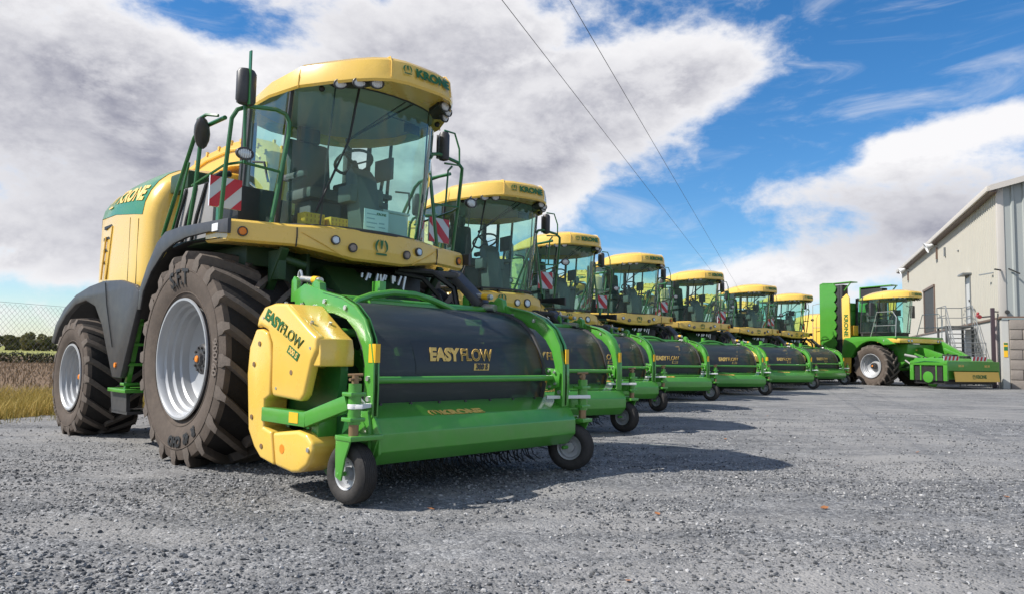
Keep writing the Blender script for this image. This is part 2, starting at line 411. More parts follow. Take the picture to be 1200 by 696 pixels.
    for sg in (-1, 1):
        fr.bar((sg * .878, -.62, zb), (sg * .872, -.82, 3.62), .02, .035)
        fr.tube([(sg * .90, .08, zb), (sg * .90, -.05, zt)], .022, 6)
        fr.tube([(sg * .80, .34, zb), (sg * .80, .26, zt)], .03, 6)
        fr.bar((sg * .62, .50, zb), (sg * .62, .46, zt), .09, .06)
        fr.bar((sg * .64, .0, 2.2), (sg * .9, .0, 2.2), .1, .1)
        fr.bar((sg * .90, -.6, zb + .015), (sg * .90, .1, zb + .015), .03, .05)
        fr.tube([(sg * .885, -.45, 2.75), (sg * .91, -.40, 2.95), (sg * .905, -.15, 3.0)], .012, 6)
        fr.tube([(sg * .60, -.965, zb + .02), (sg * .60, -1.05, 3.0), (sg * .58, -1.12, zt)], .009, 5)
    fr.tube([(x * 1.005, y - .012, zb + .02) for x, y in wb], .018, 6)
    fr.tube([(x * 1.005, y - .012, zt - .015) for x, y in wt], .02, 6)
    fr.bar((.1, .5, zb), (.1, .47, zt), .05, .05); fr.bar((-.6, .5, zb + .35), (.6, .5, zb + .35), .05, .06)
    B(fr, 'cab_frame', BLK, P, smooth=40)
    B(MB().prism([(-.62, .5), (-.88, .1), (-.88, -.62), (-.6, -.92), (0, -1.06), (.6, -.92), (.88, -.62), (.88, .1), (.62, .5)], 'xy', 2.16, 2.268), 'cab_floor', BLKM, P)
    if not detail: return roof
    B(MB().box(-.6, .6, .40, .455, 2.27, 2.62).box(-.62, -.3, .1, .4, 2.27, 2.72).box(.35, .66, -.35, .3, 2.27, 2.80).box(.42, .6, -.5, .25, 2.80, 2.86), 'side_console', CABGREY, P, bevel=.02)
    s = MB().box(-.27, .27, -.2, .32, 2.74, 2.87).prism([(.20, 2.84), (.32, 2.84), (.42, 3.42), (.36, 3.5), (.28, 3.46)], 'yz', -.25, .25).box(-.14, .14, .29, .38, 3.48, 3.66).box(-.2, .2, -.1, .25, 2.27, 2.74).box(-.36, -.28, -.2, .25, 2.95, 3.03).box(.28, .36, -.2, .25, 2.95, 3.03)
    B(s, 'seat', SEATM, P, bevel=.035)
    B(MB().prism([(-.98, 2.27), (-.72, 2.27), (-.62, 2.95), (-.72, 3.02), (-.84, 2.9)], 'yz', -.12, .14).box(-.2, .22, -.86, -.62, 2.62, 2.80), 'steering_column', CABGREY, P, bevel=.03)
    M = Matrix.Translation((0, -.60, 3.1)) @ Matrix.Rotation(R(-28), 4, 'X')
    st = MB(); st.tube([M @ Vector((.2 * math.cos(2 * PI * k / 24), .2 * math.sin(2 * PI * k / 24), 0)) for k in range(24)], .016, 8, closed=True)
    for a in (90, 210, 330): st.bar(M @ Vector((.2 * math.cos(R(a)), .2 * math.sin(R(a)), 0)), M @ Vector((0, 0, -.03)), .03, .015)
    st.cyl(M @ Vector((0, 0, 0)), M @ Vector((0, 0, -.18)), .035)
    B(st, 'steering_wheel', BLK, P)
    B(MB().box(.40, .44, -.72, -.42, 2.98, 3.22).bar((.42, -.5, 2.8), (.42, -.55, 3.0), .03, .03).box(.52, .72, -.80, -.77, 3.52, 3.62).bar((.2, -.9, 3.60), (.6, -.86, 3.60), .012, .012), 'monitor', BLK, P, bevel=.008)
    w = MB().tube([(.36, -1.20, 3.72), (-.43, -1.10, 3.14)], .011, 6).tube([(.28, -1.21, 3.74), (-.40, -1.12, 3.17)], .008, 6).tube([(-.38, -1.24, 3.72), (-.43, -1.15, 3.14), (-.66, -.98, 2.42)], .012, 6).sphere((-.43, -1.13, 3.14), .025)
    B(w, 'wiper', BLKM, P)
    return roof

# ------------------------------------------------------------------ forage harvester
def arc_pts(cy, cz, r, a0, a1, n):
    return [(cy + r * math.cos(R(a0 + (a1 - a0) * i / (n - 1))), cz + r * math.sin(R(a0 + (a1 - a0) * i / (n - 1)))) for i in range(n)]
def mirror_part(parent, x, z, y, right=False): pass
def hood(P):
    Y = [4.45, 4.36, 4.15, 3.8, 3.4, 2.8, 2.2, 1.95, 1.84, 1.77, 1.74]
    ZS = [2.30, 2.45, 2.60, 2.70, 2.75, 2.74, 2.68, 2.65, 2.635, 2.61, 2.57]
    ZT = [2.50, 2.68, 2.87, 3.06, 3.2, 3.30, 3.33, 3.31, 3.285, 3.25, 3.20]
    HW = [.74, .83, .93, 1.06, 1.18, 1.215, 1.21, 1.20, 1.17, 1.12, 1.05]
    def half(y, zs, zt, hw, off=0):
        q = []
        for t in (0, .15, .3, .45, .6, .75, .88, 1.0):
            x = hw - t ** 1.7 * (hw - .55); z = zs + (zt - zs) * math.sin(t * PI / 2) ** .95
            n = Vector((.83, 0, .56)) * off
            q.append((-x - n.x, y, z + n.z))
        return q
    secs = []
    for y, zs, zt, hw in zip(Y, ZS, ZT, HW):
        L = [(-hw + .03, y, 1.60), (-hw, y, 1.8), (-hw - .005, y, 2.2)] + half(y, zs, zt, hw) + [(-.25, y, zt + .05)]
        secs.append(L + [(-x, b, c) for x, b, c in L[::-1]])
    h = MB().loft(secs, False, True, True).build('engine_hood', YEL, P, smooth=32)
    for sg in (-1, 1):
        bs = []
        for y, zs, zt, hw in list(zip(Y, ZS, ZT, HW))[2:8]:
            bs.append([(sg * -a, b, c) for a, b, c in half(y, zs + .01, zt, hw, .004)])
        bd = MB().loft(bs).build('green_band', GBAND, h, smooth=40)
        def on_shoulder(y0, t0):
            def fn(c):
                y = y0 + sg * c.x; t = t0 + c.y / .80
                zs, zt, hw = (float(np.interp(y, Y[::-1], q[::-1])) for q in (ZS, ZT, HW))
                def pt(t):
                    x = hw - max(0, t) ** 1.7 * (hw - .55); z = zs + (zt - zs) * math.sin(max(0, t) * PI / 2) ** .95
                    return x, z
                x, z = pt(t); x2, z2 = pt(t + .02); n = Vector((z2 - z, x - x2)).normalized()
                o_ = .012 + c.z
                return Vector((sg * (x + n.x * o_), y, z + n.y * o_))
            return fn
        lettering(h, 'KRONE', .22, on_shoulder(2.46, .26), LOGOY, bold=.010, sx=1.15)
        emblem(h, .19, on_shoulder(2.46 - sg * .63, .26), LOGOY)
        v = MB()
        for k in range(4):
            z = 2.60 - k * .15; y0 = 3.22; y1 = 2.86 + k * .09
            x = sg * 1.206
            v.prism([(y0, z - .0), (y1 + .12, z + .022), (y1, z + .005), (y1 + .10, z + .05), (y0, z + .04)], 'yz', x - .012 * sg, x + .004 * sg)
        v.build('vent_slot', BLKM, h)
        MB().tube([(sg * 1.214, 2.9, 2.62), (sg * 1.214, 2.98, 2.2), (sg * 1.214, 3.05, 1.95)], .012, 6).tube([(sg * 1.214, 3.12, 2.5), (sg * 1.214, 3.2, 2.1), (sg * 1.214, 3.22, 1.95)], .012, 6).build('vent_rib', YEL2, h)
        MB().tube([(sg * 1.212, 2.28, 1.62), (sg * 1.213, 2.28, 2.3), (sg * 1.211, 2.30, 2.66)], .005, 5).tube([(sg * 1.207, 2.02, 1.70), (sg * 1.207, 2.04, 2.62)], .004, 5).build('panel_gap', BLKM, h)
    return h
def bumper(P, var):
    st = [(-1.43, -.79), (-1.41, -.80), (-1.1, -.905), (-.87, -.985), (-.845, -1.0), (-.60, -1.075), (-.3, -1.115), (0, -1.13), (.3, -1.115), (.60, -1.075), (.845, -1.0), (.87, -.985), (1.1, -.905), (1.41, -.80), (1.43, -.79)]
    secs = []
    for x, y in st:
        ax = abs(x); inn = max(0, min(1, (.85 - ax) / .55))
        if var == 'A':
            z1 = 2.27 + .035 * inn; z0 = 2.065 - .085 * inn
            if ax > 1.42: z1 -= .02; z0 += .02
            secs.append([(x, y + .45, z1), (x, y + .035 + .02 * inn, z1 + .002), (x, y + .008 + .012 * inn, z1 - .022), (x, y - .012 * inn, z0 + .10 + .02 * inn), (x, y + .004, z0 + .022), (x, y + .03, z0), (x, y + .45, z0 + .02)])
        else:
            up = max(0, min(1, (.98 - ax) / .18)); z1 = 2.02 + .23 * up; z0 = 1.93 - .02 * up
            secs.append([(x, y + .45, z1), (x, y + .06, z1), (x, y + .02, z1 - .03), (x, y - .02 * up, (z0 + z1) / 2), (x, y + .01, z0 + .03), (x, y + .05, z0), (x, y + .45, z0 + .02)])
    b = MB().loft(secs, True, True, True).build('bumper', YEL, P, smooth=16)
    for sg in (-1, 1):
        sl = MB(); sl.tube([(sg * .858, -.995, 2.24 if var == 'A' else 2.2), (sg * .858, -1.0, 2.16 if var == 'A' else 2.05), (sg * .858, -.985, 2.06 if var == 'A' else 1.95)], .007, 5)
        sl.build('seam', BLKM, b)
        if var == 'A': MB().tube([(sg * .82, -1.012, 2.20), (sg * .62, -1.085, 2.10), (sg * .42, -1.116, 2.005)], .004, 5).build('crease', YEL2, b)
    zl = 0 if var == 'A' else -.06
    for sg in (-1, 1):
        lamp(b, 'indicator', (sg * 1.315, -.842, (2.16 if var == 'A' else 1.975)), (sg * .3, -1, .0), .045 if var == 'A' else .035, ORG)
        k = 1 if var == 'A' else 1.5
        lamp(b, 'headlamp', (sg * .51, -1.108 if var == 'A' else -1.11, 2.155 + zl), (sg * .15, -1, .05), .045 * k)
        lamp(b, 'headlamp', (sg * (.33 if var == 'A' else .30), -1.135 if var == 'A' else -1.135, 2.10 + (0 if var == 'A' else -.01)), (sg * .1, -1, -.12 if var == 'A' else 0), .045 * (1 if var == 'A' else 1.25), LENS if var == 'B' else paint('amber_clear_lens', (.35, .3, .28), .15, metal=.5))
    emblem(b, .15, frame_fn((0, -1.150 if var == 'A' else -1.155, 2.14 if var == 'A' else 2.13), (1, 0, 0), (0, .0, 1)), LOGO)
    if var == 'B':
        MB().box(-.35, -.32, -1.10, -1.05, 2.24, 2.30).box(-.05, -.02, -1.12, -1.07, 2.24, 2.30).build('latch', BLKM, b)
    return b
def warning_panel(P, c, flip, w=.31, h=.29):
    x, y, z = c
    p = MB().box(x - w / 2, x + w / 2, y - .008, y + .012, z - h / 2, z + h / 2).build('warning_panel', REFW, P)
    s = MB(); S = 1 if not flip else -1
    # diagonal red bands clipped to the square
    for k in (-1.0, 0.0, 1.0):
        c0 = k * w * .86; t = w * .22
        poly = []
        lines = [(c0 - t, c0 + t)]
        import itertools
        a, b = c0 - t, c0 + t
        # region a <= u - v' <= b on the square
        hw, hh = w / 2, h / 2
        pts = [(-hw, -hh), (hw, -hh), (hw, hh), (-hw, hh)]
        def clip(pts, f):
            o = []
            for i in range(len(pts)):
                p0, p1 = pts[i], pts[(i + 1) % len(pts)]; f0, f1 = f(p0), f(p1)
                if f0 >= 0: o.append(p0)
                if f0 * f1 < 0:
                    q = f0 / (f0 - f1); o.append((p0[0] + q * (p1[0] - p0[0]), p0[1] + q * (p1[1] - p0[1])))
            return o
        pts = clip(pts, lambda p: (p[0] - S * p[1]) - a)
        if pts: pts = clip(pts, lambda p: b - (p[0] - S * p[1]))
        if len(pts) > 2: s.prism([(x + u, z + v) for u, v in pts], 'xz', y - .011, y - .009)
    s.build('red_stripe', RED, p, smooth=0)
    return p
def rails(P, sg, full=True):
    X = lambda pts: [(sg * -a, b, c) for a, b, c in pts]
    m = MB()
    if sg < 0 or full:
        m.tube(X([(-1.4, .77, 2.26), (-1.4, .45, 2.72), (-1.4, .11, 3.18), (-1.4, .02, 3.235), (-1.4, -.10, 3.25), (-1.4, -.56, 3.25)]), .021, 8)
        m.tube(X([(-1.4, .14, 2.26), (-1.4, .02, 2.7), (-1.4, -.06, 3.22)]), .021, 8)
        m.tube(X([(-1.4, .55, 2.26), (-1.4, .38, 2.55), (-1.4, .20, 2.95)]), .013, 6)
        m.tube(X([(-1.4, -.25, 3.25), (-1.47, -.12, 3.26), (-1.5, -.2, 3.28), (-1.5, -.38, 3.29), (-1.44, -.5, 3.27)]), .016, 6)
    m.tube(X([(-1.42, -.6, 2.26), (-1.425, -.68, 2.8), (-1.42, -.74, 3.2), (-1.39, -.78, 3.28), (-1.3, -.8, 3.33), (-1.02, -.8, 3.37), (-.92, -.8, 3.35), (-.875, -.8, 3.28), (-.88, -.8, 3.15), (-1.02, -.8, 2.28)]), .021, 8)
    m.tube(X([(-1.4, .10, 2.70), (-1.41, -.62, 2.79), (-1.33, -.8, 2.80), (-.93, -.8, 2.78)]), .013, 6)
    m.bar(X([(-1.34, -.40, 2.25)])[0], X([(-1.34, -.40, 2.6)])[0], .05, .04)
    rl = m.build('handrail', GRND, P)
    return rl
def mirrors(P, sg):
    X = lambda a: sg * -a
    cx = -1.355 if sg < 0 else -1.10
    if sg < 0:
        m = MB().tube([(X(-1.33), -.85, 2.78), (X(-1.345), -.85, 3.1), (X(-1.36), -.85, 3.4)], .014, 6).build('mirror_arm', GRND, P)
        MB().bar((X(-1.358), -.935, 3.30), (X(-1.36), -.93, 3.80), .04, .012).build('mirror_bracket', GRND, m)
    else:
        m = MB().tube([(1.2, -.72, 2.8), (1.2, -.75, 3.22), (1.25, -.76, 3.28)], .013, 6).tube([(1.10, -.80, 3.28), (1.33, -.80, 3.30), (1.34, -.78, 3.5), (1.28, -.76, 3.68), (1.12, -.76, 3.68)], .012, 6).build('mirror_arm', GRND, P)
    q = MB()
    pr = [(.0, .02), (.012, .07), (.04, .088), (.30, .088), (.33, .07), (.345, .02)]
    q.lathe(pr, 20, Matrix.Translation((X(cx), -.86 if sg < 0 else -.78, 3.31)) @ Matrix.Diagonal((1.05 if sg < 0 else .72, .75, 1, 1)), axis='z')
    q.build('mirror_housing', BLK, m)
    MB().box(X(cx) - .055, X(cx) + .055, *((-.792, -.788) if sg < 0 else (-.714, -.71)), 3.34, 3.62).build('mirror_glass', STEEL, m)
    return m
def forage_harvester(var='A'):
    P = empty('forage_harvester')
    G = frame_fn
    # running gear
    for sg in (-1, 1):
        wheel(P, 'front_wheel', (sg * 1.07, 0, 1.0), 1.05, .84, .57, sg)
        wheel(P, 'rear_wheel', (sg * 1.16, 3.26, .715), .752, .70, .405, sg, nl=18, hubr=.11, lh=.045)
    c = MB().box(-.55, .55, -.4, 4.2, .95, 1.45).box(-.62, .62, -.35, .35, .72, 1.3).cyl((-1.0, 0, 1.0), (1.0, 0, 1.0), .16).cyl((-1.1, 3.26, .72), (1.1, 3.26, .72), .11).box(-.35, .35, 3.0, 3.5, .6, 1.0)
    c.box(-1.05, 1.05, 1.2, 4.2, 1.4, 1.75).box(-.9, .9, .9, 2.2, .75, 1.5).box(-1.15, -.6, 1.1, 1.9, .9, 1.6)
    c.build('chassis', GRNM, P, bevel=.03)
    d = MB().box(-.75, .75, -.55, .6, 1.2, 2.0).box(-1.38, 1.38, -.62, .55, 2.10, 2.16).box(-1.1, 1.1, -.5, 1.6, 1.9, 2.10).box(-.60, -.56, -.75, -.5, 1.5, 2.05).box(.56, .6, -.75, -.5, 1.5, 2.05)
    d.build('platform', GRNM, P, bevel=.015)
    f = MB().prism([(-.3, 1.85), (-.75, 1.95), (-1.5, 1.35), (-1.62, 1.25), (-1.62, .62), (-1.3, .55), (-.3, .75)], 'yz', -.42, .42)
    f.box(-.5, .5, -.85, -.5, 1.55, 1.75).cyl((-.7, -.9, 1.6), (.7, -.9, 1.6), .06).box(-.52, -.42, -1.5, -.6, .9, 1.3).box(.42, .52, -1.5, -.6, .9, 1.3)
    f.build('feeder_house', GRNM, P, bevel=.025)
    # exposed pipework under the bumper
    r2 = random.Random(3); hs = MB(); hm = MB()
    for k in range(11):
        x = -.05 + k * .05; y = -.78 - r2.random() * .1
        pts = [(x, -.62, 1.98), (x + .03, y - .05, 1.9), (x + r2.uniform(-.05, .05), y - .05, 1.72), (x + r2.uniform(-.15, .1), y, 1.5), (x + r2.uniform(-.2, .1), -.7, 1.3)]
        hs.tube(pts, .014, 6)
        hm.cyl((pts[1][0], pts[1][1], pts[1][2]), (pts[2][0], pts[2][1], pts[2][2]), .018, n=6)
    hs.tube([(.45, -.85, 1.98), (.72, -1.1, 1.96), (.92, -1.22, 1.8), (.90, -1.3, 1.6), (.7, -1.4, 1.45)], .035, 8)
    hs.tube([(.4, -.85, 1.95), (.66, -1.0, 1.9), (.80, -1.1, 1.72), (.75, -1.3, 1.5)], .028, 8)
    hs.tube([(-.75, -.6, 1.6), (-.6, -.95, 1.7), (-.2, -1.0, 1.62), (.2, -.95, 1.7)], .025, 8)
    hs.build('hose', BLKM, P)
    hm.build('hose_fitting', STEEL, P)
    MB().bar((.62, -.75, 1.98), (.98, -1.25, 1.93), .20, .07).bar((.96, -1.15, 1.97), (1.03, -1.58, 1.60), .20, .09).box(.45, .80, -.80, -.74, 1.62, 1.95).build('mud_flap_arm', BLK, P, bevel=.02)
    for sg in (-1, 1): MB().bar((sg * .95, -.45, 1.35), (sg * .95, -.95, 2.04), .08, .05).build('bumper_strut', GRNM, P, bevel=.008)
    MB().box(-.98, -.90, -.90, -.70, 1.75, 2.03).cyl((-.9, -.85, 1.95), (-.7, -.9, 1.9), .04).build('valve_block', GRNM, P, bevel=.008)
    # front fenders
    for sg in (-1, 1):
        o = [(-.88, 2.255), (.13, 2.285), (.52, 2.27), (.72, 2.18), (.95, 1.96), (1.13, 1.72), (1.16, 1.5)]
        i = [(1.08, 1.5), (1.03, 1.68), (.84, 1.88), (.55, 2.06), (.30, 2.13), (0, 2.165), (-.5, 2.17), (-.88, 2.12)]
        fd = MB().prism(o + i, 'yz', sg * -1.44, sg * -1.475).build('front_fender', BLK, P, bevel=.008)
        s0 = [[(sg * x, y, z) for x in (-1.46, -.65)] for y, z in [(-.7, 2.10), (0, 2.12), (.45, 2.08), (.8, 1.88), (1.03, 1.65), (1.1, 1.4)]]
        MB().loft(s0).build('fender_liner', BLKM, fd)
        MB().box(sg * -1.484, sg * -1.474, -.70, -.58, 2.16, 2.23).build('fender_lamp', WHITE, fd, bevel=.003)  # plain white box standing in for a small white lamp
        w0 = 3.26
        ro = [(1.57, .76), (1.17, 1.55), (1.16, 1.70), (1.35, 1.78), (1.75, 1.85), (2.3, 1.87), (2.8, 1.83), (3.3, 1.75), (3.75, 1.60), (4.1, 1.38), (4.25, 1.15)]
        ri = [(4.12, 1.12), (3.95, 1.32), (3.65, 1.5), (3.3, 1.62), (2.9, 1.66), (2.55, 1.58), (2.27, 1.35), (2.05, 1.05), (1.83, .76)]
        rf = MB().prism(ro + ri, 'yz', sg * -1.40, sg * -1.47).build('rear_fender', BLK, P, bevel=.02)
        MB().loft([[(sg * x, y, z) for x in (-1.43, -.75)] for y, z in [(1.75, .9), (1.98, 1.2), (2.3, 1.55), (2.7, 1.72), (3.2, 1.72), (3.7, 1.55), (4.15, 1.2)]]).build('fender_liner', BLKM, rf)
        MB().tube([(sg * -1.478, 2.2, 1.84), (sg * -1.478, 2.12, 1.6), (sg * -1.478, 1.85, 1.1)], .006, 5).build('panel_line', BLKM, rf)
        MB().cyl((sg * -1.46, 1.72, .9), (sg * -1.485, 1.72, .9), .028, n=12).build('side_marker', ORG, rf)
        ld = MB()
        for dx in (0, .30):
            pass
        for xx in (-1.36,):
            ld.bar((sg * xx, 1.36, 1.42), (sg * xx, 1.68, .62), .05, .06)
            ld.bar((sg * (xx + .42), 1.36, 1.42), (sg * (xx + .42), 1.68, .62), .05, .06)
        for k in range(4):
            y = 1.38 + k * .085; z = 1.35 - k * .22
            ld.box(*sorted((sg * -1.42, sg * -.92)), y - .05, y + .07, z - .015, z + .015)
        ld.box(*sorted((sg * -1.45, sg * -.9)), 1.45, 2.0, .60, .64)
        ls = ld.build('ladder', GRN, P, bevel=.004)
        MB().prism([(1.55, .60), (2.05, .60), (1.98, .38), (1.52, .38)], 'yz', sg * -1.40, sg * -1.36).prism([(1.55, .60), (2.05, .60), (1.98, .38), (1.52, .38)], 'yz', sg * -.95, sg * -.91).box(*sorted((sg * -1.4, sg * -.92)), 1.5, 1.98, .36, .39).build('bottom_step', BLK, ls)
        rails(P, sg, True)
        mirrors(P, sg)
        warning_panel(P, (sg * 1.32, -.47, 2.56), sg > 0)
        lamp(P, 'round_mirror', (sg * 1.385, -.96, 2.84), (0, -1, -.1), .075, STEEL, BLK, sc=(1.1, .75))
    # small front mirror on the viewer's side rail
    q = MB().sphere((0, 0, 0), 1, sc=(.075, .20, .08)); q.v = [tuple((Matrix.Rotation(R(-25), 3, 'Z') @ Matrix.Rotation(R(-32), 3, 'X')) @ Vector(v)) for v in q.v]
    q.shift((-1.44, -.16, 3.17)); q.build('wide_angle_mirror', BLK, P)
    # side boxes, tank and hoses between hood and cab
    MB().box(-1.12, -.70, -.32, .05, 2.28, 2.70).build('battery_box', BLKM, P, bevel=.02)
    MB().prism([(.30, 2.2), (1.2, 2.2), (1.25, 2.55), (1.06, 2.86), (.36, 2.84), (.28, 2.6)], 'yz', -1.1, -.7).build('air_intake', GREY, P, bevel=.03)
    hb = MB()
    for y in (.45, .7, .95):
        hb.tube([(-1.125, y + .28, 2.2), (-1.13, y + .14, 2.5), (-1.11, y, 2.82), (-.95, y - .02, 2.9)], .02, 6)
    hb.tube([(-1.12, .35, 2.84), (-1.0, .34, 2.93), (-.9, .36, 2.95)], .035, 8)
    hb.build('intake_hose', BLKM, P)
    MB().box(-.75, .75, .70, 1.74, 2.16, 2.62).box(-1.0, -.5, 1.2, 1.7, 2.9, 3.12).build('tower_base', GRNM, P, bevel=.03)
    # discharge chute
    ctr = [(1.0, 2.9), (.98, 3.2), (1.1, 3.5), (1.4, 3.68), (1.9, 3.74), (2.6, 3.72), (3.3, 3.62), (4.0, 3.42), (4.7, 3.12), (5.2, 2.85)]
    secs = []
    for k, (y, z) in enumerate(ctr):
        a = ctr[max(0, k - 1)]; b = ctr[min(len(ctr) - 1, k + 1)]; t = Vector((0, b[0] - a[0], b[1] - a[1])).normalized(); n = Vector((0, -t.z, t.y))
        w = .20 - .004 * k; hh = .20 - .008 * k; p = Vector((0, y, z - .14))
        secs.append([tuple(p + Vector((sx * w, 0, 0)) + n * (sz * hh)) for sx, sz in ((-1, -1), (1, -1), (1, .8), (.6, 1), (-.6, 1), (-1, .8))])
    ch = MB().loft(secs, True, True, True).build('discharge_chute', YEL2, P, smooth=30)
    rb = MB()
    for sg in (-1, 1):
        for i in range(len(secs) - 1):
            for t in (0, .5):
                p = Vector(secs[i][3 if sg > 0 else 5]).lerp(Vector(secs[i + 1][3 if sg > 0 else 5]), t)
                rb.box(p.x - .015, p.x + .015, p.y - .02, p.y + .02, p.z - .02, p.z + .03)
    rb.tube([(-.19, y, z - .1) for y, z in ctr[2:]], .02, 6).tube([(.19, y, z - .1) for y, z in ctr[2:]], .02, 6)
    rb.build('chute_flange', YEL2, ch)
    hood(P); bumper(P, var)
    cab(P)
    return P
# ------------------------------------------------------------------ pickup header (same local frame as the harvester, root at y=-2.2)
HY = -2.2
def pickup_header():
    P = empty('pickup_header')
    S = (0, -HY, 0)
    def B(mb, *a, **k): return mb.shift(S).build(*a, **k)
    V = lambda x, y, z: (x, y - HY, z)
    # folded plate trough and its end plates
    tr = [(-2.40, .70), (-2.655, .605), (-2.725, .50), (-2.725, .365), (-2.625, .26), (-2.50, .25), (-2.46, .30), (-2.42, .55)]
    t = B(MB().prism(tr, 'yz', -1.10, 1.17), 'front_trough', GRN, P, bevel=.008)
    B(MB().prism([(y * 1.0 - .012 * (1 if y < -2.55 else -1), z + .012 * (1 if z > .45 else -1)) for y, z in tr], 'yz', -1.125, -1.10), 'end_plate', GRN, t, bevel=.006)
    lo = Vector((-.30, -2.618, .622 + .0)); d = Vector((0, -.255, -.095)).normalized()
    # lettering on the sloping plate, cut off by the fold below it
    me = text_me('KRONE', .125, bold=.006, sx=1.1)
    bm = bmesh.new(); bm.from_mesh(me)
    bmesh.ops.bisect_plane(bm, geom=bm.verts[:] + bm.edges[:] + bm.faces[:], plane_co=(0, -.03, 0), plane_no=(0, 1, 0), clear_inner=True)
    bm.to_mesh(me); bm.free()
    fn = frame_fn(V(-.20, -2.627, .6195), (1, 0, 0), (0, .255, .095)); place_me(me, fn); me.materials.append(LOGOY); link('lettering', me, t)
    cr = crown_mb(.115); cr.v = [v for v in cr.v]
    bm = bmesh.new(); me = bpy.data.meshes.new('emblem'); me.from_pydata(cr.v, [], cr.f); bm.from_mesh(me)
    bmesh.ops.bisect_plane(bm, geom=bm.verts[:] + bm.edges[:] + bm.faces[:], plane_co=(0, -.03, 0), plane_no=(0, 1, 0), clear_inner=True)
    bm.to_mesh(me); bm.free(); place_me(me, frame_fn(V(-.50, -2.627, .6195), (1, 0, 0), (0, .255, .095))); me.materials.append(LOGOY); link('emblem', me, t)
    # perforated wind guard
    gp = [(-2.40, .68), (-2.435, .82), (-2.425, 1.0), (-2.37, 1.15), (-2.27, 1.30), (-2.12, 1.42), (-1.95, 1.49), (-1.75, 1.53), (-1.5, 1.55)]
    def guard_y(z): return float(np.interp(z, [p[1] for p in gp], [p[0] for p in gp]))
    xs = [-1.03, -1.0, -.5, 0, .5, 1.0, 1.03]
    g = B(MB().loft([[(x, y + .02 * (abs(x) > 1.01), z - .01 * (abs(x) > 1.01)) for y, z in gp] for x in xs]), 'wind_guard', GUARD, P, smooth=60)
    e = MB()
    for x in (-1.035, 1.035): e.tube([(x, y, z) for y, z in gp], .022, 6)
    e.bar((-1.03, -2.415, .675), (1.03, -2.415, .675), .03, .03)
    for k in range(7): e.cyl((-.9 + k * .3, -2.43, .69), (-.9 + k * .3, -2.445, .69), .012, n=8)
    B(e, 'guard_edge', BLK, g)
    bend = lambda p: Vector((p.x, guard_y(p.z) - HY - .009 + (p.y + HY), p.z))
    B(MB().loft([[(x, guard_y(z) - .004, z) for z in (.93, 1.0, 1.06, 1.13, 1.19)] for x in (-.55, .42)]), 'decal', paint('decal_black', (.03, .035, .036), .45, var=.05), g, smooth=60)
    lettering(g, 'EASY', .145, frame_fn(V(-.225, 0, 1.085), (1, 0, 0), (0, 0, 1), shear=.22, bend=bend), LOGOY, bold=.008, sx=1.0)
    lettering(g, 'FLOW', .145, frame_fn(V(.155, 0, 1.085), (1, 0, 0), (0, 0, 1), shear=.22, bend=bend), LOGOY, outline=.004, sx=.95)
    B(MB().loft([[(x + .22 * (z - .98), guard_y(z) - .007, z) for z in (.955, .985, 1.015)] for x in (.10, .285)]), 'decal', LOGOY, g, smooth=60)
    lettering(g, '300 S', .064, frame_fn(V(.193, 0, .985), (1, 0, 0), (0, 0, 1), shear=.22, bend=lambda p: Vector((p.x, guard_y(p.z) - HY - .012 + (p.y + HY), p.z))), BLK, bold=.003)
    # hold-down tube and its bolted brackets
    B(MB().cyl((-1.06, -2.52, .885), (1.06, -2.52, .885), .028, n=14), 'hold_down_tube', GRN, P)
    bk = MB(); bo = MB()
    for sg in (-1, 1):
        bk.prism([(-2.60, .80), (-2.47, .76), (-2.44, .98), (-2.56, .97), (-2.62, .93)], 'yz', sg * 1.05, sg * 1.075)
        for y, z in ((-2.50, .80), (-2.57, .83), (-2.49, .95), (-2.56, .94)): bo.cyl((sg * 1.03, y, z), (sg * 1.09, y, z), .013, n=8)
    B(bk, 'bracket', GRN, P, bevel=.004); B(bo, 'bolt', STEEL, P)
    # big curved side arms
    for sg in (-1, 1):
        o = [(-1.45, 1.60), (-1.62, 1.66), (-1.92, 1.585), (-2.20, 1.53), (-2.38, 1.46), (-2.52, 1.35), (-2.61, 1.2), (-2.65, 1.02), (-2.655, .82), (-2.65, .62)]
        i = [(-2.52, .62), (-2.53, .82), (-2.525, 1.0), (-2.48, 1.14), (-2.40, 1.25), (-2.26, 1.35), (-2.08, 1.40), (-1.85, 1.42), (-1.72, 1.34), (-1.5, 1.38)]
        a = B(MB().prism(o + i, 'yz', sg * 1.085, sg * 1.125), 'side_arm', GRN, P, bevel=.006)
        fl = MB()
        ws = .055 if sg < 0 else .10
        fl.loft([[(sg * (1.105 - ws * .5 + q), y, z) for q in (0, ws)] + [(sg * (1.105 - ws * .5 + q), y + .012, z - .012) for q in (ws, 0)] for y, z in o[2:]], True, True, True)
        B(fl, 'arm_flange', GRN, a, bevel=.003)
        B(MB().box(*sorted((sg * 1.085, sg * 1.13)), -2.665, -2.655, 1.02, 1.16).box(*sorted((sg * 1.127, sg * 1.129)), -2.65, -2.58, 1.02, 1.16), 'warning_sticker', STICK, a)
        bt = MB()
        for y, z in ((-1.95, 1.5), (-2.25, 1.44), (-1.8, 1.46), (-2.58, .9), (-2.59, .75)): bt.cyl((sg * 1.07, y, z), (sg * 1.14, y, z), .02, n=8)
        B(bt, 'bolt', STEEL, a)
        B(MB().prism([(-2.62, .66), (-2.40, .66), (-2.30, .48), (-2.52, .36), (-2.66, .50)], 'yz', sg * 1.10, sg * 1.15), 'gusset', GRN, a, bevel=.005)
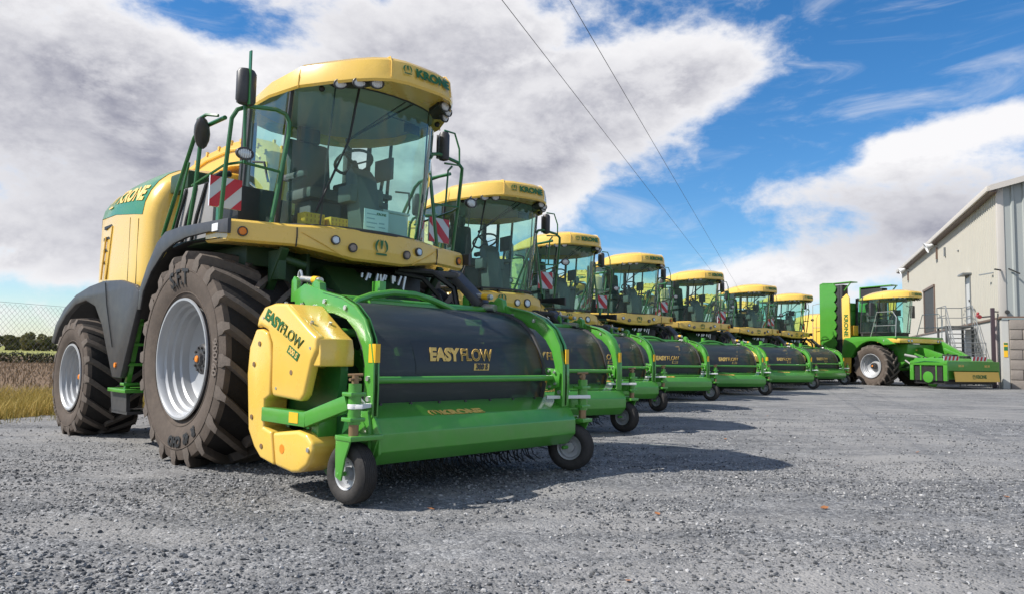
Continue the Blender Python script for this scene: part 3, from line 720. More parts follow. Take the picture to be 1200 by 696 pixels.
        # adjusting link and caster
        B(MB().bar((sg * 1.0, -2.50, .70), (sg * 1.33, -2.77, .71), .05, .03).bar((sg * 1.14, -2.56, .71), (sg * 1.22, -2.60, .76), .03, .014).cyl((sg * 1.315, -2.69, .69), (sg * 1.315, -2.69, .725), .052, n=14), 'adjusting_lever', WHITE, P, bevel=.003)
        cw = empty('caster_wheel', P, V(sg * 1.255, -2.60, .222)); cw.rotation_euler = (0, 0, R(4 if sg < 0 else 24))
        hw = .082; pr = [(-hw * .7, .115), (-hw * .9, .13), (-hw, .165), (-hw * .93, .195), (-hw * .7, .214)]
        for k in range(-3, 4):
            x = k * hw * .2; pr += [(x - .006, .2225 - .0006 * k * k), (x - .003, .217 - .0006 * k * k), (x + .003, .217 - .0006 * k * k), (x + .006, .2225 - .0006 * k * k)]
        pr += [(hw * .7, .214), (hw * .93, .195), (hw, .165), (hw * .9, .13), (hw * .7, .115)]
        MB().lathe(pr, 40).build('tyre', TYRB, cw, smooth=40)
        rm = MB().lathe([(-hw * .72, .122), (-hw * .80, .118), (-hw * .72, .105), (-hw * .35, .095), (-hw * .25, .05), (-hw * .7, .045), (-hw * .7, .001)], 28).lathe([(hw * .72, .122), (hw * .80, .118), (hw * .72, .105), (hw * .35, .095), (hw * .25, .05), (hw * .7, .045), (hw * .7, .001)], 28)
        for k in range(5):
            a2 = 2 * PI * k / 5; rm.cyl((-hw * .36, .07 * math.cos(a2), .07 * math.sin(a2)), (-hw * .15, .07 * math.cos(a2), .07 * math.sin(a2)), .009, n=6)
        rm.build('rim', RIM, cw, smooth=30)
        px, py = sg * 1.315, -2.69
        f = MB()
        fx = (-1.37, -1.13) if sg < 0 else (1.36,)
        f.box(*sorted((sg * 1.10 if sg < 0 else sg * 1.24, sg * 1.385)), -2.76, -2.56, .465, .50)
        if sg < 0:
            for x in fx: f.prism([(-2.75, .49), (-2.56, .49), (-2.56, .38), (-2.57, .20), (-2.64, .18), (-2.68, .34)], 'yz', x - .008, x + .008)
        else:
            f.prism([(-2.75, .49), (-2.56, .49), (-2.54, .34), (-2.57, .22), (-2.63, .20), (-2.68, .36)], 'yz', 1.352, 1.368)
        f.cyl((sg * 1.13, -2.60, .222), (sg * 1.38, -2.60, .222), .018, n=10)
        B(f, 'caster_fork', GRN, P, bevel=.005)
        po = B(MB().cyl((px, py, .58), (px, py, .87), .047, n=18), 'caster_post', GRN, P)
        B(MB().cyl((px, py, .49), (px, py, .585), .036, n=14), 'spindle', RUST, po)
        B(MB().cyl((px, py, .87), (px, py, .93), .026, n=12).cyl((px - .06, py - .02, .90), (px + .06, py + .02, .90), .011, n=8).cyl((px - .045, py + .03, .93), (px + .045, py - .03, .935), .011, n=8), 'locking_pin', RUST, po)
    # support arms that carry the casters
    B(MB().bar((-1.40, -1.58, .585), (-1.40, -2.24, .585), .09, .11).bar((-1.40, -2.22, .585), (-1.33, -2.66, .735), .09, .11).box(-1.38, -1.25, -2.74, -2.62, .60, .63).box(-1.38, -1.25, -2.74, -2.62, .78, .81).box(-1.36, -1.2, -2.3, -2.2, .45, .60), 'support_arm', GRN, P, bevel=.008)
    B(MB().box(-1.449, -1.446, -2.15, -2.02, .55, .63), 'warning_sticker', STICK, P)
    B(MB().bar((1.16, -2.38, .60), (1.30, -2.66, .66), .08, .10).box(1.25, 1.38, -2.74, -2.62, .60, .63).box(1.25, 1.38, -2.74, -2.62, .78, .81).box(1.2, 1.36, -2.64, -2.5, .44, .52), 'support_arm', GRN, P, bevel=.008)
    # yellow drive covers on the outer side
    up = [(-1.43, 1.28), (-1.46, 1.37), (-1.55, 1.45), (-1.72, 1.475), (-1.90, 1.465), (-2.24, 1.26), (-2.36, 1.20), (-2.36, 1.10), (-2.30, 1.02), (-2.21, .76), (-2.16, .715), (-1.74, .735), (-1.72, .80), (-1.70, 1.15), (-1.62, 1.26), (-1.52, 1.29)]
    u = MB()
    rear = [(y + .0, z) for y, z in up]
    s0 = [(-1.445, y, z) for y, z in up]; s1 = [(-1.40, y * 1 - .0, z) for y, z in up]
    inner = [(-1.22, min(y, 0) + (0 if z > 1.0 else 0), z) for y, z in up]
    u.prism(up, 'yz', -1.445, -1.36)
    cov = B(u, 'side_cover', YEL, P, bevel=.03, smooth=40, seg=3)
    # its top and front skirt running inward
    top = [(-1.50, 1.40), (-1.58, 1.45), (-1.75, 1.475), (-1.92, 1.46), (-2.22, 1.265), (-2.36, 1.19), (-2.385, 1.10), (-2.385, .985), (-2.11, .975), (-2.06, .96), (-2.03, 1.02), (-2.2, 1.09), (-2.2, 1.12), (-1.9, 1.36), (-1.6, 1.38)]
    B(MB().prism(top, 'yz', -1.42, -1.12), 'cover_skirt', YEL, cov, bevel=.02, smooth=40, seg=3)
    st = [(-1.42, 1.27), (-1.52, 1.27), (-1.60, 1.24), (-1.66, 1.16), (-1.685, 1.05), (-1.69, .735), (-1.60, .70), (-1.60, .48), (-1.74, .455), (-1.80, .20), (-1.58, .235), (-1.47, .31), (-1.36, .44), (-1.30, .9), (-1.32, 1.12)]
    s_ = B(MB().prism(st, 'yz', -1.44, -1.22), 'belt_cover', YEL, P, bevel=.022, smooth=40, seg=3)
    lw = [(-1.77, .455), (-2.14, .50), (-2.27, .48), (-2.35, .42), (-2.36, .36), (-2.29, .25), (-2.18, .19), (-2.08, .175), (-1.83, .20)]
    l_ = B(MB().prism(lw, 'yz', -1.445, -1.20), 'lower_cover', YEL, P, bevel=.035, smooth=40, seg=3)
    hb = MB()
    for y, z in ((-1.50, 1.15), (-1.42, .98), (-1.42, .55), (-1.60, .33), (-2.02, .93)): hb.cyl((-1.43, y, z), (-1.448, y, z), .02, n=14)
    B(hb, 'bolt_hole', RUST, P)
    sc_ = MB()
    for x, y, z in ((-1.39, -1.80, 1.465), (-1.25, -1.80, 1.465), (-1.36, -2.15, 1.31), (-1.20, -2.15, 1.31)): sc_.cyl((x, y, z), (x, y - .008, z + .016), .014, n=10)
    for y, z in ((-1.55, 1.36), (-2.28, 1.12), (-1.80, .80)): sc_.cyl((-1.44, y, z), (-1.449, y, z), .011, n=10)
    B(sc_, 'screw_head', STEEL, P)
    B(MB().cyl((-1.43, -1.93, .34), (-1.4475, -1.93, .34), .036, n=16), 'inspection_plug', ORG, l_)
    B(MB().cyl((-1.435, -2.31, .37), (-1.455, -2.31, .37), .018, n=12), 'bolt', STEEL, l_)
    f = lambda c: None
    dU = Vector((0, -.60, -.27)).normalized(); dV = Vector((0, -.27, .60)).normalized()
    base = Vector(V(-1.448, -1.72, 1.335))
    lettering(cov, 'EASY', .125, frame_fn(base, dU, dV, shear=.2), LOGO, bold=.006)
    lettering(cov, 'FLOW', .125, frame_fn(base + dU * .31, dU, dV, shear=.2), LOGO, outline=.003)
    q = MB().box(-.085, .085, -.034, .034, 0, .002); fr_ = frame_fn(base + dU * .40 - dV * .10, dU, dV, shear=.2); q.v = [tuple(fr_(Vector(v))) for v in q.v]; q.build('decal', LOGO, cov, smooth=0)
    lettering(cov, '300 S', .06, frame_fn(base + dU * .40 - dV * .10 + Vector((-.0025, 0, 0)), dU, dV, shear=.2), LOGOY, bold=.002)
    # green drum ends, auger and tine reel behind the covers
    B(MB().lathe([(-1.19, .001), (-1.19, .46), (-1.13, .47), (-1.13, .001)], 40, Matrix.Translation((0, -1.85, .93))).lathe([(-1.20, .001), (-1.20, .25), (-1.16, .26), (-1.16, .001)], 32, Matrix.Translation((0, -2.30, .37))).box(-1.18, -1.16, -2.2, -1.4, .9, .94), 'drum_disc', GRND, P)
    B(MB().lathe([(-1.16, .001), (-1.16, .30), (-1.12, .30), (-1.12, .24), (-1.10, .24), (-1.10, .30), (-1.06, .30)], 32, Matrix.Translation((0, -2.36, .38))), 'reel_end', GRN, P)
    B(MB().cyl((-1.05, -1.85, .85), (1.05, -1.85, .85), .22, n=24).prism([(-1.35, .4), (-1.4, 1.4), (-1.45, 1.4), (-1.42, .36), (-2.2, .22), (-2.2, .18), (-1.4, .3)], 'yz', -1.1, 1.1), 'auger', GRNM, P)
    fl = MB()
    for sg in (-1, 1):
        pts = []
        for k in range(49):
            a_ = 2 * PI * 2.5 * k / 48; x = sg * (1.0 - .9 * k / 48)
            pts.append([(x, -1.85 + r_ * math.cos(a_), .85 + r_ * math.sin(a_)) for r_ in (.21, .33)])
        fl.loft(pts)
    B(fl, 'auger_flight', GRN, P)
    B(MB().cyl((-1.06, -2.22, .36), (1.06, -2.22, .36), .15, n=18), 'tine_reel', BLKM, P)
    tn = MB(); r3 = random.Random(5)
    for k in range(42):
        x = -1.0 + k * 2.02 / 41
        for a_ in (-118, -70, -150):
            dx = r3.uniform(-.01, .01); a0 = R(a_ + r3.uniform(-8, 8))
            tn.tube([(x, -2.22 + .14 * math.cos(a0), .36 + .14 * math.sin(a0)), (x + dx, -2.22 + .24 * math.cos(a0), .36 + .24 * math.sin(a0)), (x + dx, -2.24 + .32 * math.cos(a0 - .1), .36 + .30 * math.sin(a0 - .1))], .005, 4)
    B(tn, 'tines', BLKM, P)
    # inner plate of the far drive cover, hoop, cross tubes, top linkage
    B(MB().prism([(-1.6, 1.4), (-1.9, 1.43), (-2.2, 1.3), (-2.4, 1.12), (-2.42, .98), (-2.3, .96), (-2.2, .7), (-1.6, .7)], 'yz', 1.02, 1.045).prism([(-2.36, .82), (-2.46, .86), (-2.40, .64), (-2.28, .62)], 'yz', 1.03, 1.06), 'inner_cover', YEL, P, bevel=.006)
    B(MB().tube([(-.80, -1.78, 1.46), (-.66, -1.72, 1.545), (-.5, -1.70, 1.60), (-.26, -1.70, 1.645), (.0, -1.70, 1.645), (.2, -1.70, 1.61), (.4, -1.72, 1.55), (.56, -1.76, 1.46)], .032, 10).tube([(-.6, -1.66, 1.46), (-.5, -1.62, 1.54), (-.3, -1.6, 1.57), (0, -1.6, 1.57), (.25, -1.6, 1.54)], .02, 8), 'hose_hoop', GRN, P)
    B(MB().cyl((-1.1, -1.60, 1.55), (1.1, -1.60, 1.55), .045, n=14).cyl((-1.1, -2.1, 1.25), (1.1, -2.1, 1.25), .035).box(-.5, .5, -1.7, -1.45, 1.5, 1.56).bar((-1.1, -1.6, 1.5), (-1.1, -2.3, .7), .05, .05).bar((1.1, -1.6, 1.5), (1.1, -2.3, .7), .05, .05).box(-.35, -.28, -1.62, -1.5, 1.55, 1.75), 'cross_tube', GRN, P, bevel=.004)
    for sg in (-1, 1):
        B(MB().prism([(-1.36, 1.52), (-1.46, 1.52), (-1.45, 1.70), (-1.40, 1.74), (-1.36, 1.70)], 'yz', sg * 1.06, sg * 1.10), 'linkage_bracket', GRN, P, bevel=.006)
        B(MB().prism([(-1.36, 1.52), (-1.46, 1.52), (-1.45, 1.70), (-1.40, 1.74), (-1.36, 1.70)], 'yz', sg * .92, sg * .95), 'linkage_bracket', GRN, P, bevel=.006)
        lk = B(MB().prism([(-1.70, 1.55), (-1.86, 1.53), (-1.83, 1.66), (-1.76, 1.69), (-1.71, 1.66)], 'yz', sg * 1.05, sg * 1.11), 'linkage', GRN, P, bevel=.006)
        B(MB().cyl((sg * 1.0, -1.36, 1.725), (sg * 1.02, -1.70, 1.69), .028, n=12).cyl((sg * 1.0, -1.42, 1.60), (sg * 1.02, -1.76, 1.575), .038, n=14).tube([(sg * 1.0, -1.33 + .03 * math.cos(2 * PI * k / 12), 1.735 + .065 * math.sin(2 * PI * k / 12)) for k in range(12)], .011, 6, closed=True), 'hydraulic_cylinder', STEEL, lk)
        B(MB().cyl((sg * 1.012, -1.58, 1.703), (sg * 1.018, -1.66, 1.695), .034, n=12), 'valve_ring', STICK, lk)
    return P
# ------------------------------------------------------------------ ground height
def gh(x, y):
    t = min(1, max(0, ((x + y) / 2 - 17) / 7)); return .10 * t * t * (3 - 2 * t)
def gh_np(x, y):
    t = np.clip(((x + y) / 2 - 17) / 7, 0, 1); return .10 * t * t * (3 - 2 * t)
def put(o, mx, my, th, lx=0, ly=0, z=None):
    t = R(th); X = mx + lx * math.cos(t) - ly * math.sin(t); Y = my + lx * math.sin(t) + ly * math.cos(t)
    o.location = (X, Y, gh(mx, my) if z is None else z); o.rotation_euler = (0, 0, t); return o

# ------------------------------------------------------------------ machines in the row
MACH = [(-2.147, 8.175, 46.2, 0), (-.79, 12.5, 33.5, -.17), (.706, 17.07, 28.5, -.19), (3.02, 21.4, 26.1, 0), (5.757, 25.1, 23.6, 0), (9.05, 29.65, 26.8, .04), (12.0, 33.7, 32.5, .09)]
hA = forage_harvester('A'); hB = forage_harvester('B')
heads = pickup_header()
HL = ['yellow forage harvester nearest the camera, S.F.T written on its big front tyre',
      'second harvester from the near end, with raised bumper middle and big round headlamps',
      'forage harvester with big round headlamps, third in the row, behind two nearer machines',
      'yellow forage harvester standing fourth in the row, at its middle',
      'yellow forage harvester fifth in the row, between the fourth and sixth cabs',
      'yellow forage harvester second from the far end of the row',
      'smallest-looking yellow forage harvester, at the far end of the row beside the green mower']
PL = ['green pickup header on the nearest harvester, its lettered yellow side cover in full view',
      'green pickup header second in the row, its dark guard half hidden by the nearest header',
      'green pickup header third in the row, showing only the end of its guard',
      'green pickup header in front of the fourth harvester, at the middle of the row',
      'green pickup header of the fifth harvester, guard lettering fully visible',
      'green pickup header of the sixth harvester, second from the far end',
      'green pickup header at the far end of the row, beside the folded green mower']
hv = []
for k, (x, y, th, dz) in enumerate(MACH):
    if k == 0: h = hA
    elif k == 1: h = hB
    else: h = copy_tree(hB if k == 2 else hA)
    rv = random.Random(40 + k)
    tag(h, HL[k], 'forage harvester', 'forage harvesters parked in a row')
    put(h, x, y, th, 0, 0, dz); hv.append(h)
    p = heads if k == 0 else copy_tree(heads)
    tag(p, PL[k], 'pickup header', 'pickup headers on the parked harvesters')
    put(p, x, y, th, 0, HY, max(0, dz))
    if k:
        for ch in p.children:
            if ch.name.startswith('caster_wheel'): ch.rotation_euler.z += R(rv.uniform(-16, 12))
# big tyre markings on the nearest machine only (added after the copies were made)
fw = [c for c in hA.children if c.name.startswith('front_wheel') and c.location.x < 0][0]
wall_text(fw, 'S.F.T', .215, 95, .775, 1.05, .84, .57, CHALK, name='marker_writing', bold=.006, sx=.95)
wall_text(fw, 'R  42  CHO', .125, -76, .775, 1.05, .84, .57, CHALK, bold=.008, sx=.95)
wall_text(fw, '900/60', .12, 2, .80, 1.05, .84, .57, RUBTXT, bold=.002)
rw = [c for c in hA.children if c.name.startswith('rear_wheel') and c.location.x < 0][0]
wall_text(rw, '600/70 R30', .10, -130, .61, .752, .70, .405, RUBTXT, bold=.002)
# loose things inside the nearest cab
def in_cab(o): 
    t = R(46.2); x, y, z = o.location
    o.location = (MACH[0][0] + x * math.cos(t) - y * math.sin(t), MACH[0][1] + x * math.sin(t) + y * math.cos(t), z); o.rotation_euler = (0, 0, t); return o
def pattern_box(w, d, h):
    e = MB().box(-w / 2, w / 2, -d / 2, d / 2, 0, h).build('carton', paint('yellow_carton', (.80, .42, .02), .5, var=.05), None, bevel=.004)
    m = MB()
    for i in range(5):
        for j in range(3):
            m.box(-w * .42 + i * w * .2, -w * .42 + i * w * .2 + w * .05, -d / 2 - .003, -d / 2 - .001, h * (.12 + .3 * j), h * (.12 + .3 * j) + h * .18)
    m.build('printed_mark', paint('carton_print', (.5, .2, .01), .5), e, smooth=0); return e
c1 = pattern_box(.22, .14, .16); c1.location = (-.60, -.80, 2.27); in_cab(c1)
tag(c1, 'yellow printed carton behind the nearest windscreen, closer to the cab door of the two', 'carton', 'yellow cartons in the nearest cab')
c2 = c1.copy(); COL.objects.link(c2)
for ch in c1.children: q = ch.copy(); COL.objects.link(q); q.parent = c2
c2.location = (-.36, -.86, 2.27); c2.scale = (.9, 1, .88); in_cab(c2); tag(c2, 'smaller yellow printed carton behind the nearest windscreen, towards its middle', 'carton', 'yellow cartons in the nearest cab')
nb = MB().box(-.15, .15, -.003, .003, 0, .24).build('notice_card', paint('card_paper', (.72, .78, .82), .6, var=.03))
nm = MB()
for k in range(4): nm.box(-.12, -.02 + .03 * (k % 2), -.005, -.004, .05 + k * .045, .062 + k * .045)
nm.box(.03, .11, -.005, -.004, .06, .072).box(.03, .10, -.005, -.004, .10, .115)
nm.build('printed_line', paint('print_grey', (.35, .45, .52), .6), nb, smooth=0)
lettering(nb, 'KRONE', .035, frame_fn((.06, -.004, .20), (1, 0, 0), (0, 0, 1)), LOGO, bold=.001)
nb.location = (.03, -1.0, 2.30); in_cab(nb)
tag(nb, 'white printed notice card standing inside the nearest windscreen', 'notice card')
bx = MB().box(-.17, .17, -.13, .13, 0, .34).box(-.185, .185, -.145, .145, .34, .37).build('storage_tub', paint('translucent_tub', (.55, .62, .62), .4, var=.05), None, bevel=.012); bx.location = (.52, -.55, 2.27); in_cab(bx)
tag(bx, 'pale lidded tub behind the nearest windscreen, beside the notice card', 'tub')

# ------------------------------------------------------------------ green self-propelled mower
GM = paint('mower_green', (.055, .27, .02), .35, var=.12, coat=.4, dust=.08)
def mower():
    P = empty('self_propelled_mower')
    for sg in (-1, 1):
        wheel(P, 'front_wheel', (sg * 1.12, 0, .76), .82, .66, .46, sg, nl=18, hubr=.12, lh=.05)
        wheel(P, 'rear_wheel', (sg * 1.1, 3.4, .62), .66, .5, .36, sg, nl=18, hubr=.1, lh=.04)
    MB().box(-.6, .6, -1.0, 4.2, .7, 1.3).cyl((-1, 0, .76), (1, 0, .76), .14).cyl((-1, 3.4, .62), (1, 3.4, .62), .1).box(-1.1, 1.1, .2, 2.4, 1.55, 1.78).build('chassis', GRNM, P, bevel=.03)
    MB().prism([(-1.1, 1.62), (-1.02, .95), (-.5, .6), (.1, .6), (.1, 1.64)], 'yz', -.75, .75).build('front_panel', GM, P, bevel=.06)
    b = MB(); secs = []
    for x, y in ((-1.36, -.25), (-1.35, -.85), (-1.22, -1.12), (-1.0, -1.22), (0, -1.28), (1.0, -1.22), (1.22, -1.12), (1.35, -.85), (1.36, -.25)):
        d = Vector((-x * .25, .3, 0)) if abs(x) < 1.3 else Vector((-x * .2, .05, 0))
        secs.append([(x + d.x, y + d.y, 1.82), (x, y, 1.81), (x * 1.005, y - .015, 1.74), (x * .99, y, 1.66), (x + d.x, y + d.y, 1.64)])
    bu = b.loft(secs, True, True, True).build('bumper', YEL, P, smooth=25)
    for sg in (-1, 1):
        for x, y, dx in ((.88, -1.24, .1), (.72, -1.245, .1), (1.36, -.4, 1), (1.365, -.58, 1)):
            lamp(bu, 'headlamp', (sg * x, y, 1.735), (sg * dx * 3 if dx == 1 else sg * dx, -1 if dx < 1 else -.3, 0), .055)
        ar = [(1.45, 1.05), (1.35, 1.62), (1.28, 1.86), (-.2, 1.9), (-.75, 1.8), (-1.0, 1.6)] + [(.95 * math.cos(R(a)), .80 + .92 * math.sin(R(a))) for a in range(125, 10, -12)]
        MB().prism(ar, 'yz', sg * 1.10, sg * 1.38).build('fender', GM, P, bevel=.05)
        # folded mowing deck standing upright beside the machine
        d = empty('folded_mower_deck', P)
        sc = [(2.52, .75), (2.52, 4.08), (2.35, 4.14), (1.85, 4.10)]
        for k in range(9):
            z1 = 4.05 - k * .37
            sc += [(1.72, z1 - .06), (1.66, z1 - .17), (1.70, z1 - .29), (1.78, z1 - .36)]
        sc += [(1.75, .72)]
        MB().prism(sc, 'yz', sg * 1.32, sg * 1.36).build('scalloped_skirt', GM, d, smooth=0)
        MB().box(*sorted((sg * .98, sg * 1.30)), 1.4, 2.5, .6, 4.0).cyl((sg * 1.2, 1.5, .5), (sg * 1.2, 1.5, 4.0), .12).build('conditioner', BLKM, d, bevel=.02)
        MB().box(*sorted((sg * .95, sg * 1.36)), .95, 2.5, 4.06, 4.10).bar((sg * 1.3, .98, 4.05), (sg * 1.3, 1.3, 3.75), .04, .04).box(*sorted((sg * 1.0, sg * 1.3)), 2.5, 2.56, .6, 4.1).build('deck_frame', GM, d, bevel=.01)
        yp = MB().prism([(1.36, .45), (1.40, 3.45), (1.15, 3.62), (1.02, 3.46), (.98, 1.2), (1.02, .45)], 'yz', sg * 1.30, sg * 1.36).build('yellow_hood', YEL, d, bevel=.02)
        lettering(yp, 'KRONE', .26, frame_fn((sg * 1.364, 1.19, 2.35), (0, 0, -1), (0, -1, 0) if sg < 0 else (0, 1, 0)), LOGO, bold=.01)
    rh = MB(); secs = []
    for y, hw, zt in ((2.3, 1.15, 2.85), (2.5, 1.2, 2.93), (3.5, 1.2, 2.93), (4.2, 1.12, 2.85), (4.4, 1.0, 2.6)):
        secs.append([(-hw, y, 1.3), (-hw, y, zt - .25), (-hw + .08, y, zt - .08), (-hw + .3, y, zt), (hw - .3, y, zt), (hw - .08, y, zt - .08), (hw, y, zt - .25), (hw, y, 1.3)])
    rh.loft(secs, False, True, True).build('engine_hood', YEL, P)
    MB().box(-1.32, 1.32, -1.05, 1.3, 1.80, 1.90).box(-1.0, 1.0, 1.4, 2.4, 1.7, 2.95).box(-.9, -.4, 1.45, 1.8, 2.95, 3.3).box(.3, .85, 1.5, 2.0, 2.9, 3.35).build('mid_body', GM, P, bevel=.04)
    MB().box(-1.2, -.95, .95, 1.3, 1.95, 2.35).build('toolbox', paint('ochre_box', (.55, .30, .02), .5), P, bevel=.02)
    cab(P, -.22, .82)
    r = MB()
    for sg in (-1, 1):
        r.tube([(sg * 1.28, -1.0, 1.86), (sg * 1.28, -1.05, 2.6), (sg * 1.28, -.9, 2.82), (sg * 1.28, -.2, 2.82), (sg * 1.28, .1, 1.88)], .018, 6)
        r.tube([(sg * 1.28, -1.02, 2.3), (sg * 1.28, -.05, 2.3)], .014, 6)
    r.tube([(-1.36, 2.9, 1.4), (-1.36, 2.9, 3.25), (-1.30, 2.7, 3.3), (-1.30, 2.56, 3.3)], .018, 6).tube([(-1.36, 2.9, 2.3), (-1.30, 2.56, 2.3)], .014, 6)
    r.build('handrail', STEEL, P)
    for sg in (-1, 1): mirrors_at = MB().box(sg * 1.15 - .1, sg * 1.15 + .1, .10, .18, 2.7, 3.2).bar((sg * 1.15, .16, 3.1), (sg * .86, .2, 3.2), .03, .03).build('mirror', BLK, P, bevel=.02)
    lettering(P, 'BiG M', .16, frame_fn((-.1, -1.075, 1.42), (1, 0, 0), (0, .07, .66)), LOGOY, bold=.004)
    # front mowing unit
    f = empty('front_mower', P)
    MB().prism([(-2.95, .95), (-2.8, 1.10), (-1.75, 1.10), (-1.55, .8), (-1.55, .35), (-1.7, .3), (-2.9, .35)], 'yz', -1.25, 1.45).build('deck_body', GM, f, bevel=.03)
    MB().box(-1.22, 1.40, -2.9, -1.7, .18, .34).build('cutter_bar', BLKM, f)
    MB().box(-1.3, 1.5, -3.06, -2.92, .66, 1.0).box(-1.32, -1.25, -3.05, -1.6, .84, .98).box(-1.32, -1.25, -3.05, -2.9, .3, .9).box(-1.32, -1.25, -1.75, -1.6, .3, .9).box(1.45, 1.52, -3.05, -1.6, .35, 1.0).build('front_rail', GM, f, bevel=.012)
    MB().box(-1.29, -1.255, -2.85, -1.78, .30, .80).build('side_opening_shade', BLKM, f)  # solid black panel standing in for the shade inside the deck side
    MB().cyl((-1.30, -2.3, .42), (-1.1, -2.3, .42), .2, n=20).box(-1.31, -1.26, -2.65, -2.6, .3, .84).box(-1.31, -1.26, -2.05, -2.0, .3, .84).build('side_drum', GM, f, bevel=.008)
    sk = MB().prism([(-3.07, .63), (-3.12, .28), (-3.10, .28), (-3.05, .63)], 'yz', -.98, 1.42).build('front_skirt', YEL2, f)
    emblem(sk, .14, frame_fn((.02, -3.103, .45), (1, 0, 0), (0, -.05 * -1, .35)), LOGO)
    lettering(sk, 'KRONE', .17, frame_fn((.42, -3.103, .45), (1, 0, 0), (0, .05, .35)), LOGO, bold=.006)
    MB().box(-1.262, -1.25, -2.75, -1.75, .55, .60).box(-1.262, -1.25, -2.6, -2.3, .65, .85).box(-1.262, -1.25, -2.0, -1.75, .65, .9).build('side_slot', BLKM, f)
    MB().tube([(-1.30, -2.9, .95), (-1.33, -2.2, .98), (-1.30, -1.7, .9)], .018, 6).tube([(-1.1, -2.6, 1.12), (-.4, -2.4, 1.2), (.3, -2.5, 1.14), (.9, -2.3, 1.2)], .022, 6).build('guard_rail', GRND, f)
    MB().box(-.25, .05, -2.5, -2.1, 1.1, 1.24).box(.4, .6, -2.6, -2.3, 1.1, 1.2).build('gearbox', BLKM, f, bevel=.01)
    emblem(sk, .14, frame_fn((.02, -3.033, .60), (1, 0, 0), (0, 0, 1)), LOGO)
    lettering(sk, 'KRONE', .17, frame_fn((.42, -3.033, .59), (1, 0, 0), (0, 0, 1)), LOGO, bold=.006)
    for x0 in (-1.0, .5):
        w = MB().box(x0 - .35, x0 + .45, -2.965, -2.95, 1.02, 1.17).build('warning_strip', REFW, f, smooth=0)
        s = MB()
        for k in range(4): s.prism([(x0 - .33 + k * .2, 1.022), (x0 - .23 + k * .2, 1.022), (x0 - .17 + k * .2, 1.168), (x0 - .27 + k * .2, 1.168)], 'xz', -2.968, -2.966)
        s.build('red_stripe', RED, w, smooth=0)
    lettering(f, 'BiG M', .11, frame_fn((-.6, -3.063, .83), (1, 0, 0), (0, 0, 1)), LOGOY, bold=.003)
    lettering(f, 'BiG M', .11, frame_fn((.8, -3.063, .83), (1, 0, 0), (0, 0, 1)), LOGOY, bold=.003)
    MB().bar((-.6, -.9, .9), (-.5, -2.0, 1.1), .10, .12).bar((.6, -.9, .9), (.5, -2.0, 1.1), .10, .12).prism([(-.95, 1.75), (-1.25, 1.75), (-2.35, 1.15), (-2.2, 1.02), (-1.5, 1.30), (-1.05, 1.0), (-.9, 1.05)], 'yz', .9, 1.05).prism([(-.95, 1.5), (-1.25, 1.5), (-2.35, 1.15), (-2.2, 1.02), (-1.1, 1.2)], 'yz', -.2, -.05).bar((.55, -1.6, 1.45), (.85, -2.4, 1.05), .1, .1).bar((-.9, -1.5, 1.25), (-1.1, -2.0, 1.12), .06, .06).build('lift_arm', GM, f, bevel=.01)
    MB().cyl((-1.0, -1.15, 1.2), (-.6, -2.1, 1.0), .05).cyl((-.9, -1.1, 1.0), (-1.05, -1.6, .75), .03).build('lift_cylinder', GREY, f)
    MB().tube([(1.1, -1.2, 1.5), (1.2, -1.8, 1.4), (1.2, -2.3, 1.1)], .02, 6).tube([(1.0, -1.3, 1.3), (1.15, -2.0, 1.2), (1.25, -2.5, 1.1)], .016, 6).build('hose', BLKM, f)
    MB().cyl((-1.1, -2.3, .16), (-.8, -2.3, .5), .16, n=16).build('support_drum', GM, f)
    return P
mw = mower(); tag(mw, 'green self-propelled mower with folded side decks, parked by the pale shed', 'mower')
put(mw, 17.0, 32.75, 24, 0, 0, .07); mw.scale = (1.12, 1.12, 1.12)

# ------------------------------------------------------------------ pale shed
CLAD = paint('cladding_cream', (.45, .425, .36), .5, var=.08, scale=.7, dust=.16, dustcol=(.36, .33, .28))
STAIR = paint('stair_steel', (.13, .135, .135), .5, metal=.4, var=.2)
CLADG = paint('cladding_grey', (.33, .35, .335), .45, var=.05, scale=.8, dust=.08)
TRIM = paint('brown_trim', (.15, .10, .075), .5, var=.1)
FASC = paint('pale_fascia', (.52, .48, .43), .5, var=.05)
PLIN = paint('render_white', (.50, .49, .455), .7, var=.07, scale=1.2, dust=.1, bump=.1)
ROOFM = paint('roof_sheet', (.30, .29, .28), .5, var=.08)
BLOCK = paint('split_block', (.27, .235, .205), .85, var=.3, scale=2.5, bump=1.0, bscale=14, spec=.2)
GALV = paint('galvanised_steel', (.24, .25, .25), .45, metal=.5, var=.12)
DARKD = paint('dark_door', (.028, .024, .022), .5, var=.2)
SA = math.radians(90 - 21.293)   # local x = along the long wall (away), local -y = outward to the camera side
shed = empty('storage_shed', None, (20.44, 30.87, .05), SA)
tag(shed, 'tall pale ribbed metal shed with brown trim and rough block base', 'shed')
LEN, HT, WID, PK = 31.2, 8.4, 18.0, 2.35
def ribs(u0, u1, per, dep, top, base=.55):
    """trapezoid rib profile along u: list of (u, depth)"""
    o = []; u = u0
    while u < u1 - 1e-6:
        e = min(u1, u + per)
        o += [(u, 0), (min(e, u + per * base), 0), (min(e, u + per * (base + .1)), dep), (min(e, u + per * .9), dep)]
        u += per
    o.append((u1, 0)); return o
